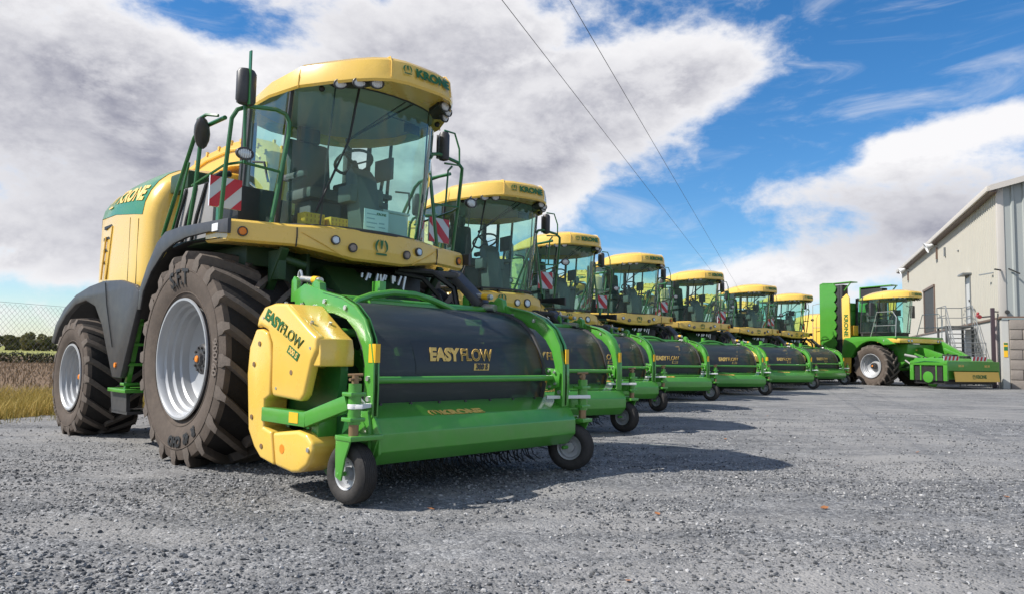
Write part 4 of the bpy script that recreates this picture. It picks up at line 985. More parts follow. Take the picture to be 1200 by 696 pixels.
# local coords: X along wall, Y negative = to the gable side?  N = (cos, sin) rotated: gable runs along local -Y
m = MB(); pr = ribs(.18, LEN, .33, .06, HT)
m.loft([[(u, d, z) for u, d in pr] for z in (2.98, HT)])
m.build('side_cladding', CLAD, shed, smooth=0)
m = MB(); pr = ribs(.18, WID, .42, .07, HT, .62)
m.loft([[(-d, -u, z) for u, d in pr] for z in (3.0,)] + [[(-d, -u, HT - .0 + PK * (1 - abs(u - WID / 2) / (WID / 2))) for u, d in pr]])
m.build('gable_cladding', CLADG, shed, smooth=0)
MB().box(-.03, .20, -.20, .05, 2.99, HT + .02).build('corner_flashing', FASC, shed, bevel=.01)
MB().box(0, LEN, -.3, .015, 0, 2.93).box(-.015, .1, -.24, .0, 0, 2.93).build('plinth_wall', PLIN, shed)
MB().box(.0, LEN, -.02, .075, 2.93, 3.02).box(-.075, .0, -WID, .075, 2.95, 3.04).build('brown_trim_band', TRIM, shed, bevel=.006)
bl = MB(); r4 = random.Random(2); course = .415
for j in range(7):
    z = j * course; off = (j % 2) * .45; y = .26
    while y < 12:
        L = .9 if not (y < .3 and j % 2) else .45
        dd = r4.uniform(0, .03)
        n0 = 4; g = []
        bl.box(-.06 - dd, .2, -(y + L - .012), -(y + .012), z + .012, z + course - .012)
        y += L
bl.build('block_wall', BLOCK, shed, bevel=.025)
MB().box(-.02, .2, -12, -.25, 0, 2.93).build('mortar', paint('mortar', (.22, .2, .18), .9), shed)
rf = MB(); ov = .35
rf.prism([(ov, HT - .10), (ov, HT + .08), (-WID / 2, HT + PK + .18), (-WID - ov, HT + .08), (-WID - ov, HT - .1), (-WID / 2, HT + PK)], 'yz', -.30, LEN + .3)
rf.build('roof', ROOFM, shed)
MB().box(-.32, LEN + .32, ov, ov + .10, HT - .13, HT + .10).build('gutter', FASC, shed, bevel=.02)
MB().box(-.30, LEN + .3, .05, ov - .004, HT - .17, HT - .11).build('soffit', TRIM, shed)
sl = PK / (WID / 2)
MB().prism([(ov, HT - .12), (ov, HT + .12), (-WID / 2, HT + PK + .22), (-WID / 2, HT + PK - .05)], 'yz', -.36, -.304).build('barge_board', FASC, shed)
# doors
dr = MB().box(15.8, 19.7, .062, .09, 3.03, 5.72).build('sliding_door', DARKD, shed)
MB().box(15.6, 19.9, .062, .16, 5.72, 5.86).box(15.62, 15.8, .062, .13, 3.03, 5.72).box(19.7, 19.88, .062, .13, 3.03, 5.72).build('door_frame', TRIM, dr)
d2 = MB().box(5.45, 6.35, .062, .085, 3.03, 5.25).build('side_door', paint('door_grey', (.5, .5, .48), .5, var=.04), shed)
MB().box(5.35, 5.44, .062, .11, 3.03, 5.35).box(6.36, 6.45, .062, .11, 3.03, 5.35).box(5.3, 6.5, .03, .42, 5.36, 5.44).build('door_frame', GALV, d2)
MB().bar((5.55, .085, 4.1), (5.55, .14, 4.1), .04, .12).build('door_handle', BLK, d2)
# lamps on the wall
def flood(s, z, big):
    e = empty('wall_floodlight', shed)
    M = Matrix.Translation((s, .55, z)) @ Matrix.Rotation(R(-115), 4, 'X')
    MB().lathe([(-.32, .04), (-.28, .10), (-.05, .16), (.12, .28 * big), (.14, .28 * big), (.02, .13)], 20, M, axis='z').build('reflector', WHITE, e)
    MB().bar((s, .05, z + .15), (s, .5, z + .1), .05, .05).box(s - .06, s + .06, .036, .16, z - .75, z - .05).build('bracket', TRIM, e)
flood(14.4, 8.0, 1.15); flood(27.2, 8.0, .8)
MB().box(11.8, 12.0, .036, .13, 7.1, 7.6).bar((.9, .05, 4.95), (1.3, .5, 4.9), .05, .05).box(8.0, 8.4, .036, .09, 6.9, 6.93).build('junction_box', GALV, shed)
MB().bar((-.08, -.3, 5.0), (-.45, -.6, 4.75), .05, .05).bar((-.05, -.02, 4.95), (-.3, .25, 4.97), .05, .05).build('cable_bracket', BLKM, shed)
sg_ = MB().box(-.03, -.016, -.19, -.05, 1.35, 1.95).build('safety_sign', STICK, shed)
MB().box(-.033, -.031, -.185, -.055, 1.62, 1.78).box(-.033, -.031, -.185, -.055, 1.86, 1.94).build('sign_panel', paint('sign_green', (.02, .16, .06), .4), sg_)
MB().cyl((.5, .09, 0), (.5, .09, 2.92), .05).build('downpipe', paint('pink_grey_pipe', (.42, .36, .35), .5), shed)

# ------------------------------------------------------------------ staircase and camera post by the shed
stc = empty('metal_staircase', None, (20.44, 30.87, .1), SA); tag(stc, 'grey open metal staircase with railed landing against the shed wall', 'staircase')
MB().box(4.7, 7.2, .10, 1.3, 2.74, 2.80).build('landing', STAIR, stc)
sp = MB(); nst = 12
for k in range(nst):
    t = (k + .5) / nst; x = 4.7 - 3.0 * t; z = 2.72 - 2.6 * t
    sp.box(x - .14, x + .14, .16, 1.24, z - .02, z + .015)
sp.build('tread', STAIR, stc)
st2 = MB()
for y in (.13, 1.27): st2.bar((4.75, y, 2.72), (1.65, y, .05), .04, .2)
for x in (4.8, 7.1):
    for y in (.16, 1.24): st2.box(x - .05, x + .05, y - .05, y + .05, 0, 2.74)
st2.build('stringer', STAIR, stc)
rr_ = MB()
for y in (.16, 1.27):
    rr_.tube([(1.7, y, .1), (1.7, y, 1.0), (4.7, y, 3.75), (7.15, y, 3.80), (7.15, y, 2.75)], .024, 6)
    rr_.tube([(1.7, y, .6), (4.7, y, 3.3), (7.15, y, 3.3)], .018, 6)
    for x, z in ((2.7, .95), (3.7, 1.85), (4.7, 2.75), (5.9, 2.78)): rr_.tube([(x, y, z), (x, y, z + 1.0)], .02, 6)
rr_.tube([(7.15, .16, 3.8), (7.15, 1.27, 3.8)], .022, 6).tube([(7.15, .16, 3.3), (7.15, 1.27, 3.3)], .018, 6)
rr_.tube([(.9, 1.15, .05), (.9, 1.15, 1.9), (.9, .4, 1.9), (.9, .4, .05)], .022, 6).tube([(.9, 1.15, 1.4), (.9, .4, 1.4)], .018, 6)
rr_.build('handrail', GALV, stc)
cp = empty('camera_post', None, (20.44, 30.87, .1), SA); tag(cp, 'dark steel post with two small cameras, beside the shed corner', 'camera post')
MB().box(.12, .28, .20, .34, 0, 3.35).build('post', paint('post_dark', (.05, .03, .035), .45), cp, bevel=.01)
MB().bar((.2, .3, 3.0), (.2, .75, 2.95), .06, .06).bar((.2, .25, 3.2), (.2, -.35, 3.15), .05, .05).build('arm', BLK, cp)
for y, z, nm_ in ((.8, 3.02, 'camera_head'), (-.2, 3.22, 'camera_head')):
    MB().cyl((.25, y, z), (-.12, y, z - .06), .075, .085, n=14).sphere((.2, y, z + .1), .06).build(nm_, paint('camera_red', (.30, .04, .04), .4) if y > 0 else BLK, cp)
# ------------------------------------------------------------------ value noise for the ground
def vnoise(x, y, seed):
    xi = np.floor(x).astype(np.int64); yi = np.floor(y).astype(np.int64); fx = x - xi; fy = y - yi
    fx = fx * fx * (3 - 2 * fx); fy = fy * fy * (3 - 2 * fy)
    def hsh(a, b):
        n = (a * 374761393 + b * 668265263 + seed * 974634777) & 0xffffffff
        n = ((n ^ (n >> 13)) * 1274126177) & 0xffffffff
        return ((n ^ (n >> 16)) & 0xffff) / 65535.0
    return (hsh(xi, yi) * (1 - fx) + hsh(xi + 1, yi) * fx) * (1 - fy) + (hsh(xi, yi + 1) * (1 - fx) + hsh(xi + 1, yi + 1) * fx) * fy
def edge_d(x, y): return -(x + 7.35) * .968 + (y - 11.2) * .25      # >0 : off the gravel, on the grass side
def ground_z(x, y):
    r = np.hypot(x, y)
    fade = 1 / (1 + (r / 25) ** 2)
    z = (vnoise(x * .35, y * .35, 1) - .5) * .035 + (vnoise(x * 1.3, y * 1.3, 2) - .5) * .022 + (vnoise(x * 4.2, y * 4.2, 3) - .5) * .016 + (vnoise(x * 11, y * 11, 4) - .5) * .010
    u = .25 * x + .968 * y; v = .968 * x - .25 * y
    z = z + (vnoise(u * .22, v * 1.7, 6) - .5) * .035
    e = edge_d(x, y)
    return gh_np(x, y) + z * fade - .10 * np.clip(e / .8, 0, 1) - .005
def fast_mesh(name, verts, faces, mat, smooth=False):
    me = bpy.data.meshes.new(name); nv, nf, k = len(verts), len(faces), faces.shape[1]
    me.vertices.add(nv); me.vertices.foreach_set('co', verts.astype(np.float32).ravel())
    me.loops.add(nf * k); me.loops.foreach_set('vertex_index', faces.astype(np.int32).ravel())
    me.polygons.add(nf); me.polygons.foreach_set('loop_start', np.arange(0, nf * k, k, dtype=np.int32))
    me.polygons.foreach_set('use_smooth', np.full(nf, smooth)); me.update(calc_edges=True); me.validate()
    me.materials.append(mat); return me
def set_tone(me, tone, name='tone'):
    a = me.attributes.new(name, 'FLOAT', 'POINT'); a.data.foreach_set('value', tone.astype(np.float32))

def gravel_mat():
    m, nt, b, out = new_mat('crushed_stone'); L = nt.links
    geo = N(nt, 'ShaderNodeNewGeometry')
    def vor(sc, feat='F1'):
        v = N(nt, 'ShaderNodeTexVoronoi', feature=feat); v.inputs['Scale'].default_value = sc; L.new(geo.outputs['Position'], v.inputs['Vector']); return v
    def noi(sc, det=5, ro=.6):
        v = N(nt, 'ShaderNodeTexNoise'); v.inputs['Scale'].default_value = sc; v.inputs['Detail'].default_value = det; v.inputs['Roughness'].default_value = ro; L.new(geo.outputs['Position'], v.inputs['Vector']); return v
    v1, v2, v3 = vor(34), vor(75), vor(160)
    def cellval(v):
        s = N(nt, 'ShaderNodeSeparateColor'); L.new(v.outputs['Color'], s.inputs[0]); return s.outputs[0]
    big, mid, fine = noi(.28, 4), noi(1.6, 6, .7), noi(9, 6, .7)
    def mathn(op, a, c, cl=False):
        n = N(nt, 'ShaderNodeMath', operation=op); n.use_clamp = cl
        for i, q in enumerate((a, c)):
            if isinstance(q, (int, float)): n.inputs[i].default_value = q
            else: L.new(q, n.inputs[i])
        return n.outputs[0]
    t = mathn('ADD', mathn('MULTIPLY', cellval(v1), .36), mathn('MULTIPLY', cellval(v2), .34))
    t = mathn('ADD', t, mathn('MULTIPLY', cellval(v3), .30))
    t = mathn('ADD', mathn('MULTIPLY', mathn('SUBTRACT', t, .5), .95), .5)
    t = mathn('ADD', t, mathn('MULTIPLY', mathn('SUBTRACT', mid.outputs['Fac'], .5), .9))
    t = mathn('ADD', t, mathn('MULTIPLY', mathn('SUBTRACT', fine.outputs['Fac'], .5), .35))
    rp = N(nt, 'ShaderNodeValToRGB'); e = rp.color_ramp.elements
    e[0].position = .1; e[0].color = (.052, .054, .056, 1); e[1].position = .95; e[1].color = (.43, .428, .42, 1)
    k = e.new(.45); k.color = (.150, .151, .152, 1); k = e.new(.7); k.color = (.230, .229, .226, 1)
    L.new(t, rp.inputs[0])
    mx = N(nt, 'ShaderNodeMix', data_type='RGBA'); mx.inputs[7].default_value = (.275, .266, .252, 1)
    f = N(nt, 'ShaderNodeMapRange'); f.inputs[1].default_value = .45; f.inputs[2].default_value = .60; f.inputs[4].default_value = .85
    rt = N(nt, 'ShaderNodeMapping'); rt.inputs['Rotation'].default_value = (0, 0, R(-66)); rt.inputs['Scale'].default_value = (.25, 2.4, 1); L.new(geo.outputs['Position'], rt.inputs[0])
    trk = noi(1.0, 4, .6); L.new(rt.outputs[0], trk.inputs['Vector'])
    L.new(mathn('ADD', mathn('MULTIPLY', big.outputs['Fac'], .5), mathn('MULTIPLY', trk.outputs['Fac'], .5)), f.inputs[0]); L.new(f.outputs[0], mx.inputs[0]); L.new(rp.outputs[0], mx.inputs[6])
    L.new(mx.outputs[2], b.inputs['Base Color']); b.inputs['Roughness'].default_value = .85; b.inputs['Specular IOR Level'].default_value = .25
    h = mathn('ADD', mathn('MULTIPLY', v1.outputs['Distance'], -.5), mathn('MULTIPLY', v2.outputs['Distance'], -.35))
    h = mathn('ADD', h, mathn('MULTIPLY', fine.outputs['Fac'], .5))
    bp = N(nt, 'ShaderNodeBump'); bp.inputs['Strength'].default_value = .75; bp.inputs['Distance'].default_value = .02
    L.new(h, bp.inputs['Height']); L.new(bp.outputs[0], b.inputs['Normal'])
    return m
def tone_mat(name, cols, rough=.85, spec=.25, trans=0, attr='tone'):
    m, nt, b, out = new_mat(name); L = nt.links
    a = N(nt, 'ShaderNodeAttribute', attribute_name=attr); rp = N(nt, 'ShaderNodeValToRGB'); e = rp.color_ramp.elements
    e[0].color = rgba(cols[0]); e[1].color = rgba(cols[-1])
    for i, c in enumerate(cols[1:-1]): q = e.new((i + 1) / (len(cols) - 1)); q.color = rgba(c)
    L.new(a.outputs['Fac'], rp.inputs[0]); L.new(rp.outputs[0], b.inputs['Base Color'])
    b.inputs['Roughness'].default_value = rough; b.inputs['Specular IOR Level'].default_value = spec
    if trans:
        tl = N(nt, 'ShaderNodeBsdfTranslucent'); L.new(rp.outputs[0], tl.inputs[0]); mx = N(nt, 'ShaderNodeMixShader'); mx.inputs[0].default_value = trans
        L.new(b.outputs[0], mx.inputs[1]); L.new(tl.outputs[0], mx.inputs[2]); L.new(mx.outputs[0], out.inputs[0])
    return m
GRAV = gravel_mat()
# polar ground sheet: one surface out to the horizon
nr, na = 620, 900
rad = np.concatenate([[0.0], .5 * (1500 / .5) ** (np.arange(nr) / (nr - 1))])
ang = np.arange(na) * 2 * np.pi / na
RR, AA = np.meshgrid(rad, ang, indexing='ij')
# denser in front of the viewer
AA = AA + .62 * np.sin(AA) * -1.0
X = RR * np.sin(AA); Yc = RR * np.cos(AA)
Z = ground_z(X, Yc)
vt = np.stack([X, Yc, Z], -1).reshape(-1, 3)
i0 = (np.arange(nr)[:, None] * na + np.arange(na)[None, :]); i1 = (np.arange(nr)[:, None] * na + (np.arange(na)[None, :] + 1) % na)
fc = np.stack([i0, i0 + na, i1 + na, i1], -1).reshape(-1, 4)[:, ::-1]
gnd = link('gravel_ground', fast_mesh('gravel_ground', vt, fc, GRAV, True)); gnd['kind'] = 'structure'
# loose crushed stone lying on it
def stones(n, rmin, rmax, amin, amax, smin, smax, seed):
    g = np.random.default_rng(seed)
    r = np.sqrt(g.uniform(0, 1, n) ** 1.5) * (rmax - rmin) + rmin
    a = g.uniform(amin, amax, n); x = r * np.sin(a); y = r * np.cos(a)
    return x, y, smin * (smax / smin) ** (g.uniform(0, 1, n) ** 1.7)
t5 = (1 + 5 ** .5) / 2
ICO = np.array([(-1, t5, 0), (1, t5, 0), (-1, -t5, 0), (1, -t5, 0), (0, -1, t5), (0, 1, t5), (0, -1, -t5), (0, 1, -t5), (t5, 0, -1), (t5, 0, 1), (-t5, 0, -1), (-t5, 0, 1)]) / 1.9
ICF = np.array([(0, 11, 5), (0, 5, 1), (0, 1, 7), (0, 7, 10), (0, 10, 11), (1, 5, 9), (5, 11, 4), (11, 10, 2), (10, 7, 6), (7, 1, 8), (3, 9, 4), (3, 4, 2), (3, 2, 6), (3, 6, 8), (3, 8, 9), (4, 9, 5), (2, 4, 11), (6, 2, 10), (8, 6, 7), (9, 8, 1)])
sx_, sy_, ss_ = [np.concatenate(q) for q in zip(stones(66000, 2.6, 9.5, -.75, .75, .0035, .013, 1), stones(9000, 2.8, 8, -.75, .75, .008, .019, 2), stones(18000, 6, 18, -.62, .75, .007, .018, 3), stones(11000, 2.9, 5.6, -.75, -.25, .008, .018, 4))]
extra = np.arange(len(sx_)) >= 93000
clump = vnoise(sx_ * .9, sy_ * .9, 9) + .5 * vnoise(sx_ * 3, sy_ * 3, 10)
keep = (edge_d(sx_, sy_) < .1) & (clump + nrg.uniform(-.35, .35, len(sx_)) > .62)
keep = np.where(extra, (edge_d(sx_, sy_) < .1) & (np.exp(-((sx_ + 2.45) / .75) ** 2 - ((sy_ - 3.55) / .6) ** 2) * (.5 + clump * .6) > nrg.uniform(.05, 1, len(sx_))), keep)
sx_, sy_, ss_ = sx_[keep], sy_[keep], ss_[keep]; n_ = len(sx_)
tmpl = ICO[None] * nrg.uniform(.55, 1.25, (40, 12, 1)) * nrg.uniform(.6, 1.3, (40, 1, 3)) * np.array([1, 1, .7])
V_ = tmpl[nrg.integers(0, 40, n_)] * ss_[:, None, None]
th_ = nrg.uniform(0, 2 * np.pi, n_); c_, s_ = np.cos(th_)[:, None], np.sin(th_)[:, None]
VX = V_[..., 0] * c_ - V_[..., 1] * s_ + sx_[:, None]; VY = V_[..., 0] * s_ + V_[..., 1] * c_ + sy_[:, None]
VZ = V_[..., 2] + (ground_z(sx_, sy_) + ss_ * .25)[:, None]
me = fast_mesh('loose_gravel', np.stack([VX, VY, VZ], -1).reshape(-1, 3), (ICF[None] + (np.arange(n_) * 12)[:, None, None]).reshape(-1, 3), tone_mat('stone_grey', [(.055, .058, .062), (.117, .12, .124), (.176, .178, .18), (.238, .236, .232), (.44, .432, .42)]))
set_tone(me, np.repeat(nrg.uniform(0, 1, n_) ** 1.15, 12))
tag(link('loose_gravel', me), 'loose grey crushed stone scattered over the yard', 'gravel', kind='stuff')
# brown leaves blown onto the gravel
LEAF = paint('brown_leaf', (.30, .12, .04), .7, var=.3)
lv = MB().add([(0, -.05, .004), (.03, -.015, .012), (.028, .02, .01), (0, .05, .016), (-.028, .02, .012), (-.03, -.015, .008), (0, 0, .002)], [(0, 1, 6), (1, 2, 6), (2, 3, 6), (3, 4, 6), (4, 5, 6), (5, 0, 6)]).build('fallen_leaf', LEAF, smooth=0)
leafs = [(2.75, 6.9), (1.05, 5.3), (.60, 3.75), (3.5, 8.0), (4.9, 9.0), (5.0, 14.5), (2.35, 5.6), (4.1, 6.2), (3.0, 10.4), (-.55, 5.4), (6.6, 12.3)]
for k, (x, y) in enumerate(leafs):
    o = lv if k == 0 else lv.copy()
    if k: COL.objects.link(o)
    o.location = (x, y, float(ground_z(np.array(x), np.array(y))) + .008); o.rotation_euler = (rng.uniform(-.3, .3), rng.uniform(-.3, .3), rng.uniform(0, 6)); o.scale = (rng.uniform(.4, .8),) * 3
    tag(o, 'small brown dead leaf lying on the grey gravel', 'leaf', 'brown leaves on the gravel')

# ------------------------------------------------------------------ field, verge, fence, hedge, trees on the far side
E0 = np.array([-7.35, 11.2]); ED = np.array([.25, .968]); EN = np.array([-.968, .25])
def e2w(s, d): p = E0 + ED * s + EN * d; return float(p[0]), float(p[1])
def strip(name, d0, d1, s0, s1, z, mat, rag=0):
    mb = MB(); n = 160; r = random.Random(4); a = []; b = []
    for k in range(n + 1):
        s = s0 + (s1 - s0) * k / n
        x, y = e2w(s, d0 + (r.uniform(-rag, rag) if rag else 0)); a.append((x, y, z)); x, y = e2w(s, d1); b.append((x, y, z))
    mb.loft([a, b]); o = mb.build(name, mat, smooth=0, normals=False); o['kind'] = 'structure'; return o
SOIL = paint('verge_soil', (.17, .135, .075), .9, var=.35, scale=2.5, spec=.1)
STUB = paint('stubble_soil', (.165, .108, .068), .95, var=.5, scale=1.3, dust=.5, dustcol=(.25, .185, .12), bump=.6, bscale=5, spec=.1)
FARG = paint('far_pasture', (.27, .27, .085), .9, var=.25, scale=.3, spec=.1)
strip('verge', .0, 4.2, -40, 60, -.005, SOIL, .15); strip('stubble_field', 4.1, 60, -140, 140, .0, STUB); strip('far_field', 59, 900, -900, 1500, .01, FARG)
def blades(n, s0, s1, d0, d1, h0, h1, w, seed, cols, name, label, bias=1):
    g = np.random.default_rng(seed)
    s = g.uniform(s0, s1, n); d = d0 + (d1 - d0) * g.uniform(0, 1, n) ** bias
    x = E0[0] + ED[0] * s + EN[0] * d; y = E0[1] + ED[1] * s + EN[1] * d
    pt = vnoise(x * 1.1, y * 1.1, 21)
    h = g.uniform(h0, h1, n) * (.45 + .8 * pt); a = g.uniform(0, 2 * np.pi, n); ln = g.uniform(.1, .7, n) * h; la = g.uniform(0, 2 * np.pi, n)
    cx, sy = np.cos(a) * w / 2, np.sin(a) * w / 2
    V = np.zeros((n, 5, 3))
    V[:, 0] = np.stack([x - cx, y - sy, 0 * x - .01], -1); V[:, 1] = np.stack([x + cx, y + sy, 0 * x - .01], -1)
    V[:, 2] = np.stack([x + cx * .7 + np.cos(la) * ln * .35, y + sy * .7 + np.sin(la) * ln * .35, h * .6], -1); V[:, 3] = np.stack([x - cx * .7 + np.cos(la) * ln * .35, y - sy * .7 + np.sin(la) * ln * .35, h * .6], -1)
    V[:, 4] = np.stack([x + np.cos(la) * ln, y + np.sin(la) * ln, h], -1)
    F = np.array([(0, 1, 2), (0, 2, 3), (3, 2, 4)])
    me = fast_mesh(name, V.reshape(-1, 3), (F[None] + (np.arange(n) * 5)[:, None, None]).reshape(-1, 3), tone_mat(name + '_tone', cols, .8, .2, .25))
    set_tone(me, np.repeat(np.clip(g.uniform(0, 1, n) * .7 + .3 * pt, 0, 1), 5))
    return tag(link(name, me), label, 'grass', kind='stuff')
blades(52000, -9, 12, .05, 3.6, .08, .36, .012, 31, [(.14, .13, .03), (.32, .25, .06), (.50, .37, .11), (.60, .47, .20)], 'verge_grass', 'dry yellow grass along the edge of the gravel', 1.2)
blades(1500, -9, 12, -.75, .15, .05, .22, .010, 33, [(.10, .12, .03), (.25, .21, .06), (.42, .32, .10)], 'stray_weeds', 'sparse dry weeds straggling into the gravel edge')
blades(26000, -30, 30, 3.6, 34, .06, .24, .03, 32, [(.09, .06, .035), (.17, .115, .065), (.27, .19, .11)], 'stubble', 'brown stubble standing in the bare field')
# chain link fence
fen = empty('chain_link_fence'); tag(fen, 'galvanised chain link fence between the yard and the stubble field', 'fence')
fx, fy = e2w(-7.5, 2.35); fen.location = (fx, fy, 0); fen.rotation_euler = (0, 0, math.atan2(ED[1], ED[0]))
cu = bpy.data.curves.new('chain_mesh', 'CURVE'); cu.dimensions = '3D'; cu.bevel_depth = .003; cu.bevel_resolution = 0
FL, FH, cell = 16.0, 1.85, .11
for k in range(int(FL / (cell / 2))):
    sp_ = cu.splines.new('POLY'); nn = int(FH / (cell / 2)) + 1; sp_.points.add(nn - 1)
    for j in range(nn):
        sp_.points[j].co = (k * cell / 2 + (cell / 2 if (j + k) % 2 else 0), .003 if (j + k) % 2 else -.003, .03 + j * cell / 2, 1)
ob = bpy.data.objects.new('tmp', cu); COL.objects.link(ob); dg = bpy.context.evaluated_depsgraph_get()
me = bpy.data.meshes.new_from_object(ob.evaluated_get(dg)); bpy.data.objects.remove(ob); me.materials.clear(); me.materials.append(paint('fence_wire', (.22, .22, .22), .5, metal=.4, var=.1))
link('chain_mesh', me, fen)
for xx in (0, 3.2, 6.4, 13.6, 16.0): MB().cyl((xx, .05, -.2), (xx, .05, 1.95), .03, n=10).build('fence_post', GALV, fen)
fw_ = MB()
for z in (.05, .95, 1.87): fw_.tube([(0, .01, z), (FL, .01, z)], .003, 5)
fw_.build('line_wire', GALV, fen)
# foliage
LEAFT = tone_mat('tree_leaf', [(.07, .078, .03), (.13, .135, .05), (.20, .19, .08), (.25, .20, .09)], .7, .2, .25)
HEDGE = tone_mat('hedge_leaf', [(.03, .036, .012), (.06, .065, .022), (.11, .095, .04)], .8, .2, .15)
BARK = paint('bark', (.07, .055, .04), .9, var=.3)
def leaf_cloud(centers, radii, n, size, seed, flat=1.0):
    g = np.random.default_rng(seed); k = g.integers(0, len(centers), n)
    d = g.normal(size=(n, 3)); d /= np.linalg.norm(d, axis=1)[:, None]; rr = g.uniform(.35, 1, n) ** .45
    c = np.array(centers)[k] + d * (rr * np.array(radii)[k])[:, None] * np.array([1, 1, flat])
    u = g.normal(size=(n, 3)); u /= np.linalg.norm(u, axis=1)[:, None]; w = np.cross(u, g.normal(size=(n, 3))); w /= np.linalg.norm(w, axis=1)[:, None]
    s = size * g.uniform(.5, 1.3, n)[:, None]
    V = np.stack([c - u * s, c + w * s * .5, c + u * s, c - w * s * .5], 1)
    return V.reshape(-1, 3), np.arange(n * 4).reshape(-1, 4), np.repeat(np.clip(g.uniform(0, 1, n) * .6 + .4 * ((k * 7919) % 11) / 10, 0, 1), 4)
def tree(x, y, h, w, seed, label):
    r = random.Random(seed); o = empty('tree', None, (x, y, 0)); tag(o, label, 'tree', 'trees beyond the stubble field')
    t = MB().tube([(0, 0, -.1), (.05, .02, h * .3), (r.uniform(-.1, .1), 0, h * .55), (0, 0, h * .8)], [.22, .16, .1, .03], 7)
    cs, rs = [], []
    for k in range(15):
        a = r.uniform(0, 2 * PI); q = r.uniform(.1, 1) ** .6; z = h * r.uniform(.12, .90); wd = w * (.5 if z < h * .7 else .34)
        c = (math.cos(a) * q * wd, math.sin(a) * q * wd, z); cs.append(c); rs.append(r.uniform(.16, .30) * w * .62)
        t.tube([(0, 0, h * .3), (c[0] * .5, c[1] * .5, (z + h * .35) / 2), c], [.07, .05, .02], 5)
    t.build('trunk', BARK, o)
    V, F, tn = leaf_cloud(cs, rs, 2600, .40, seed, .8); me = fast_mesh('crown', V, F, LEAFT); set_tone(me, tn); link('crown', me, o)
for k, (px, dist, h, w, lb) in enumerate([(10, 72, 2.7, 3.4, 'round dark tree beyond the stubble field, nearest the edge of the photo'), (24, 76, 2.3, 2.6, 'low bushy tree beyond the field, between two larger ones'), (43, 70, 3.2, 4.0, 'largest bushy tree on the field horizon, seen through the wire fence'), (61, 74, 2.6, 3.2, 'bushy tree beyond the field, partly behind the big rear tyre'), (-30, 75, 3.4, 4.2, 'tall tree beyond the field, past the end of the hedge'), (95, 82, 2.8, 3.6, 'bushy tree beyond the field, hidden behind the rear tyre')]):
    a = math.atan((px - 600) / 868.1); dist *= 2.2; tree(dist * math.tan(a), dist, h * 1.15, w * 1.5, 50 + k, lb)
hd = empty('hedge'); tag(hd, 'low dark hedge along the far side of the stubble field', 'hedge')
hp = np.array([-30.2, 46.5]); hdv = np.array([.83, .56]); cs, rs = [], []; r = random.Random(8)
for k in range(110):
    s = -16 + k * .42; p = hp + hdv * s; cs.append((p[0], p[1] + r.uniform(-.3, .3), .28 + r.uniform(-.06, .1))); rs.append(r.uniform(.34, .5))
V, F, tn = leaf_cloud(cs, rs, 14000, .10, 77, .85); me = fast_mesh('hedge_foliage', V, F, HEDGE); set_tone(me, tn); link('hedge_foliage', me, hd)

# ------------------------------------------------------------------ overhead wires
def wire(p0, lab):
    p0 = Vector(p0); d = Vector((.3405, .9402, 0))
    pts = [p0 + d * t + Vector((0, 0, .0)) for t in np.linspace(-60, 140, 60)]
    o = MB().tube(pts, .0075, 5).build('overhead_wire', BLKM); tag(o, lab, 'wire', 'overhead wires across the sky'); return o
wire((-.32, 14.19, 8.1), 'thin dark overhead wire, the lower and longer of the two in the sky')
wire((1.02, 14.13, 8.1), 'thin dark overhead wire, the steeper of the two in the sky')

# ------------------------------------------------------------------ sky, sun, camera
SUN_EL, SUN = 45.0, Vector((-.97, -.20, 1.0)).normalized()
w = bpy.data.worlds.new('World'); scene.world = w; w.use_nodes = True; nt = w.node_tree; L = nt.links
for n in list(nt.nodes): nt.nodes.remove(n)
out = N(nt, 'ShaderNodeOutputWorld'); bg = N(nt, 'ShaderNodeBackground'); bg2 = N(nt, 'ShaderNodeBackground'); mixs = N(nt, 'ShaderNodeMixShader')
sky = N(nt, 'ShaderNodeTexSky', sky_type='NISHITA'); sky.sun_disc = False; sky.sun_elevation = math.asin(SUN.z); sky.sun_rotation = math.atan2(SUN.x, SUN.y); sky.dust_density = .3; sky.ozone_density = 5.0; sky.air_density = 1.0
hs = N(nt, 'ShaderNodeHueSaturation'); hs.inputs['Saturation'].default_value = 1.26
L.new(sky.outputs[0], hs.inputs['Color']); L.new(hs.outputs[0], bg.inputs[0]); bg.inputs[1].default_value = SKY_STR = .115
def mt(op, a, b=None, cl=False):
    n = N(nt, 'ShaderNodeMath', operation=op); n.use_clamp = cl
    for i, q in enumerate((a, b)):
        if q is None: continue
        if isinstance(q, (int, float)): n.inputs[i].default_value = q
        else: L.new(q, n.inputs[i])
    return n.outputs[0]
def mr(v, a, b, c=0, d=1, smooth=True):
    n = N(nt, 'ShaderNodeMapRange', interpolation_type='SMOOTHSTEP' if smooth else 'LINEAR'); L.new(v, n.inputs[0])
    for i, q in enumerate((a, b, c, d)): n.inputs[i + 1].default_value = q
    return n.outputs[0]
tc = N(nt, 'ShaderNodeTexCoord'); sp = N(nt, 'ShaderNodeSeparateXYZ'); L.new(tc.outputs['Generated'], sp.inputs[0])
az = mt('ARCTAN2', sp.outputs[0], sp.outputs[1]); el = mt('ARCSINE', sp.outputs[2])
def pix(px, py):
    rl = math.radians(1.111); c, s = math.cos(rl), math.sin(rl); a, b = px - 600, py - 348
    x, y = c * a + s * b, -s * a + c * b; p = math.radians(4.436)
    d = Vector((x / 868.1, math.cos(p) + y / 868.1 * math.sin(p), math.sin(p) - y / 868.1 * math.cos(p))).normalized()
    return math.atan2(d.x, d.y), math.asin(d.z)
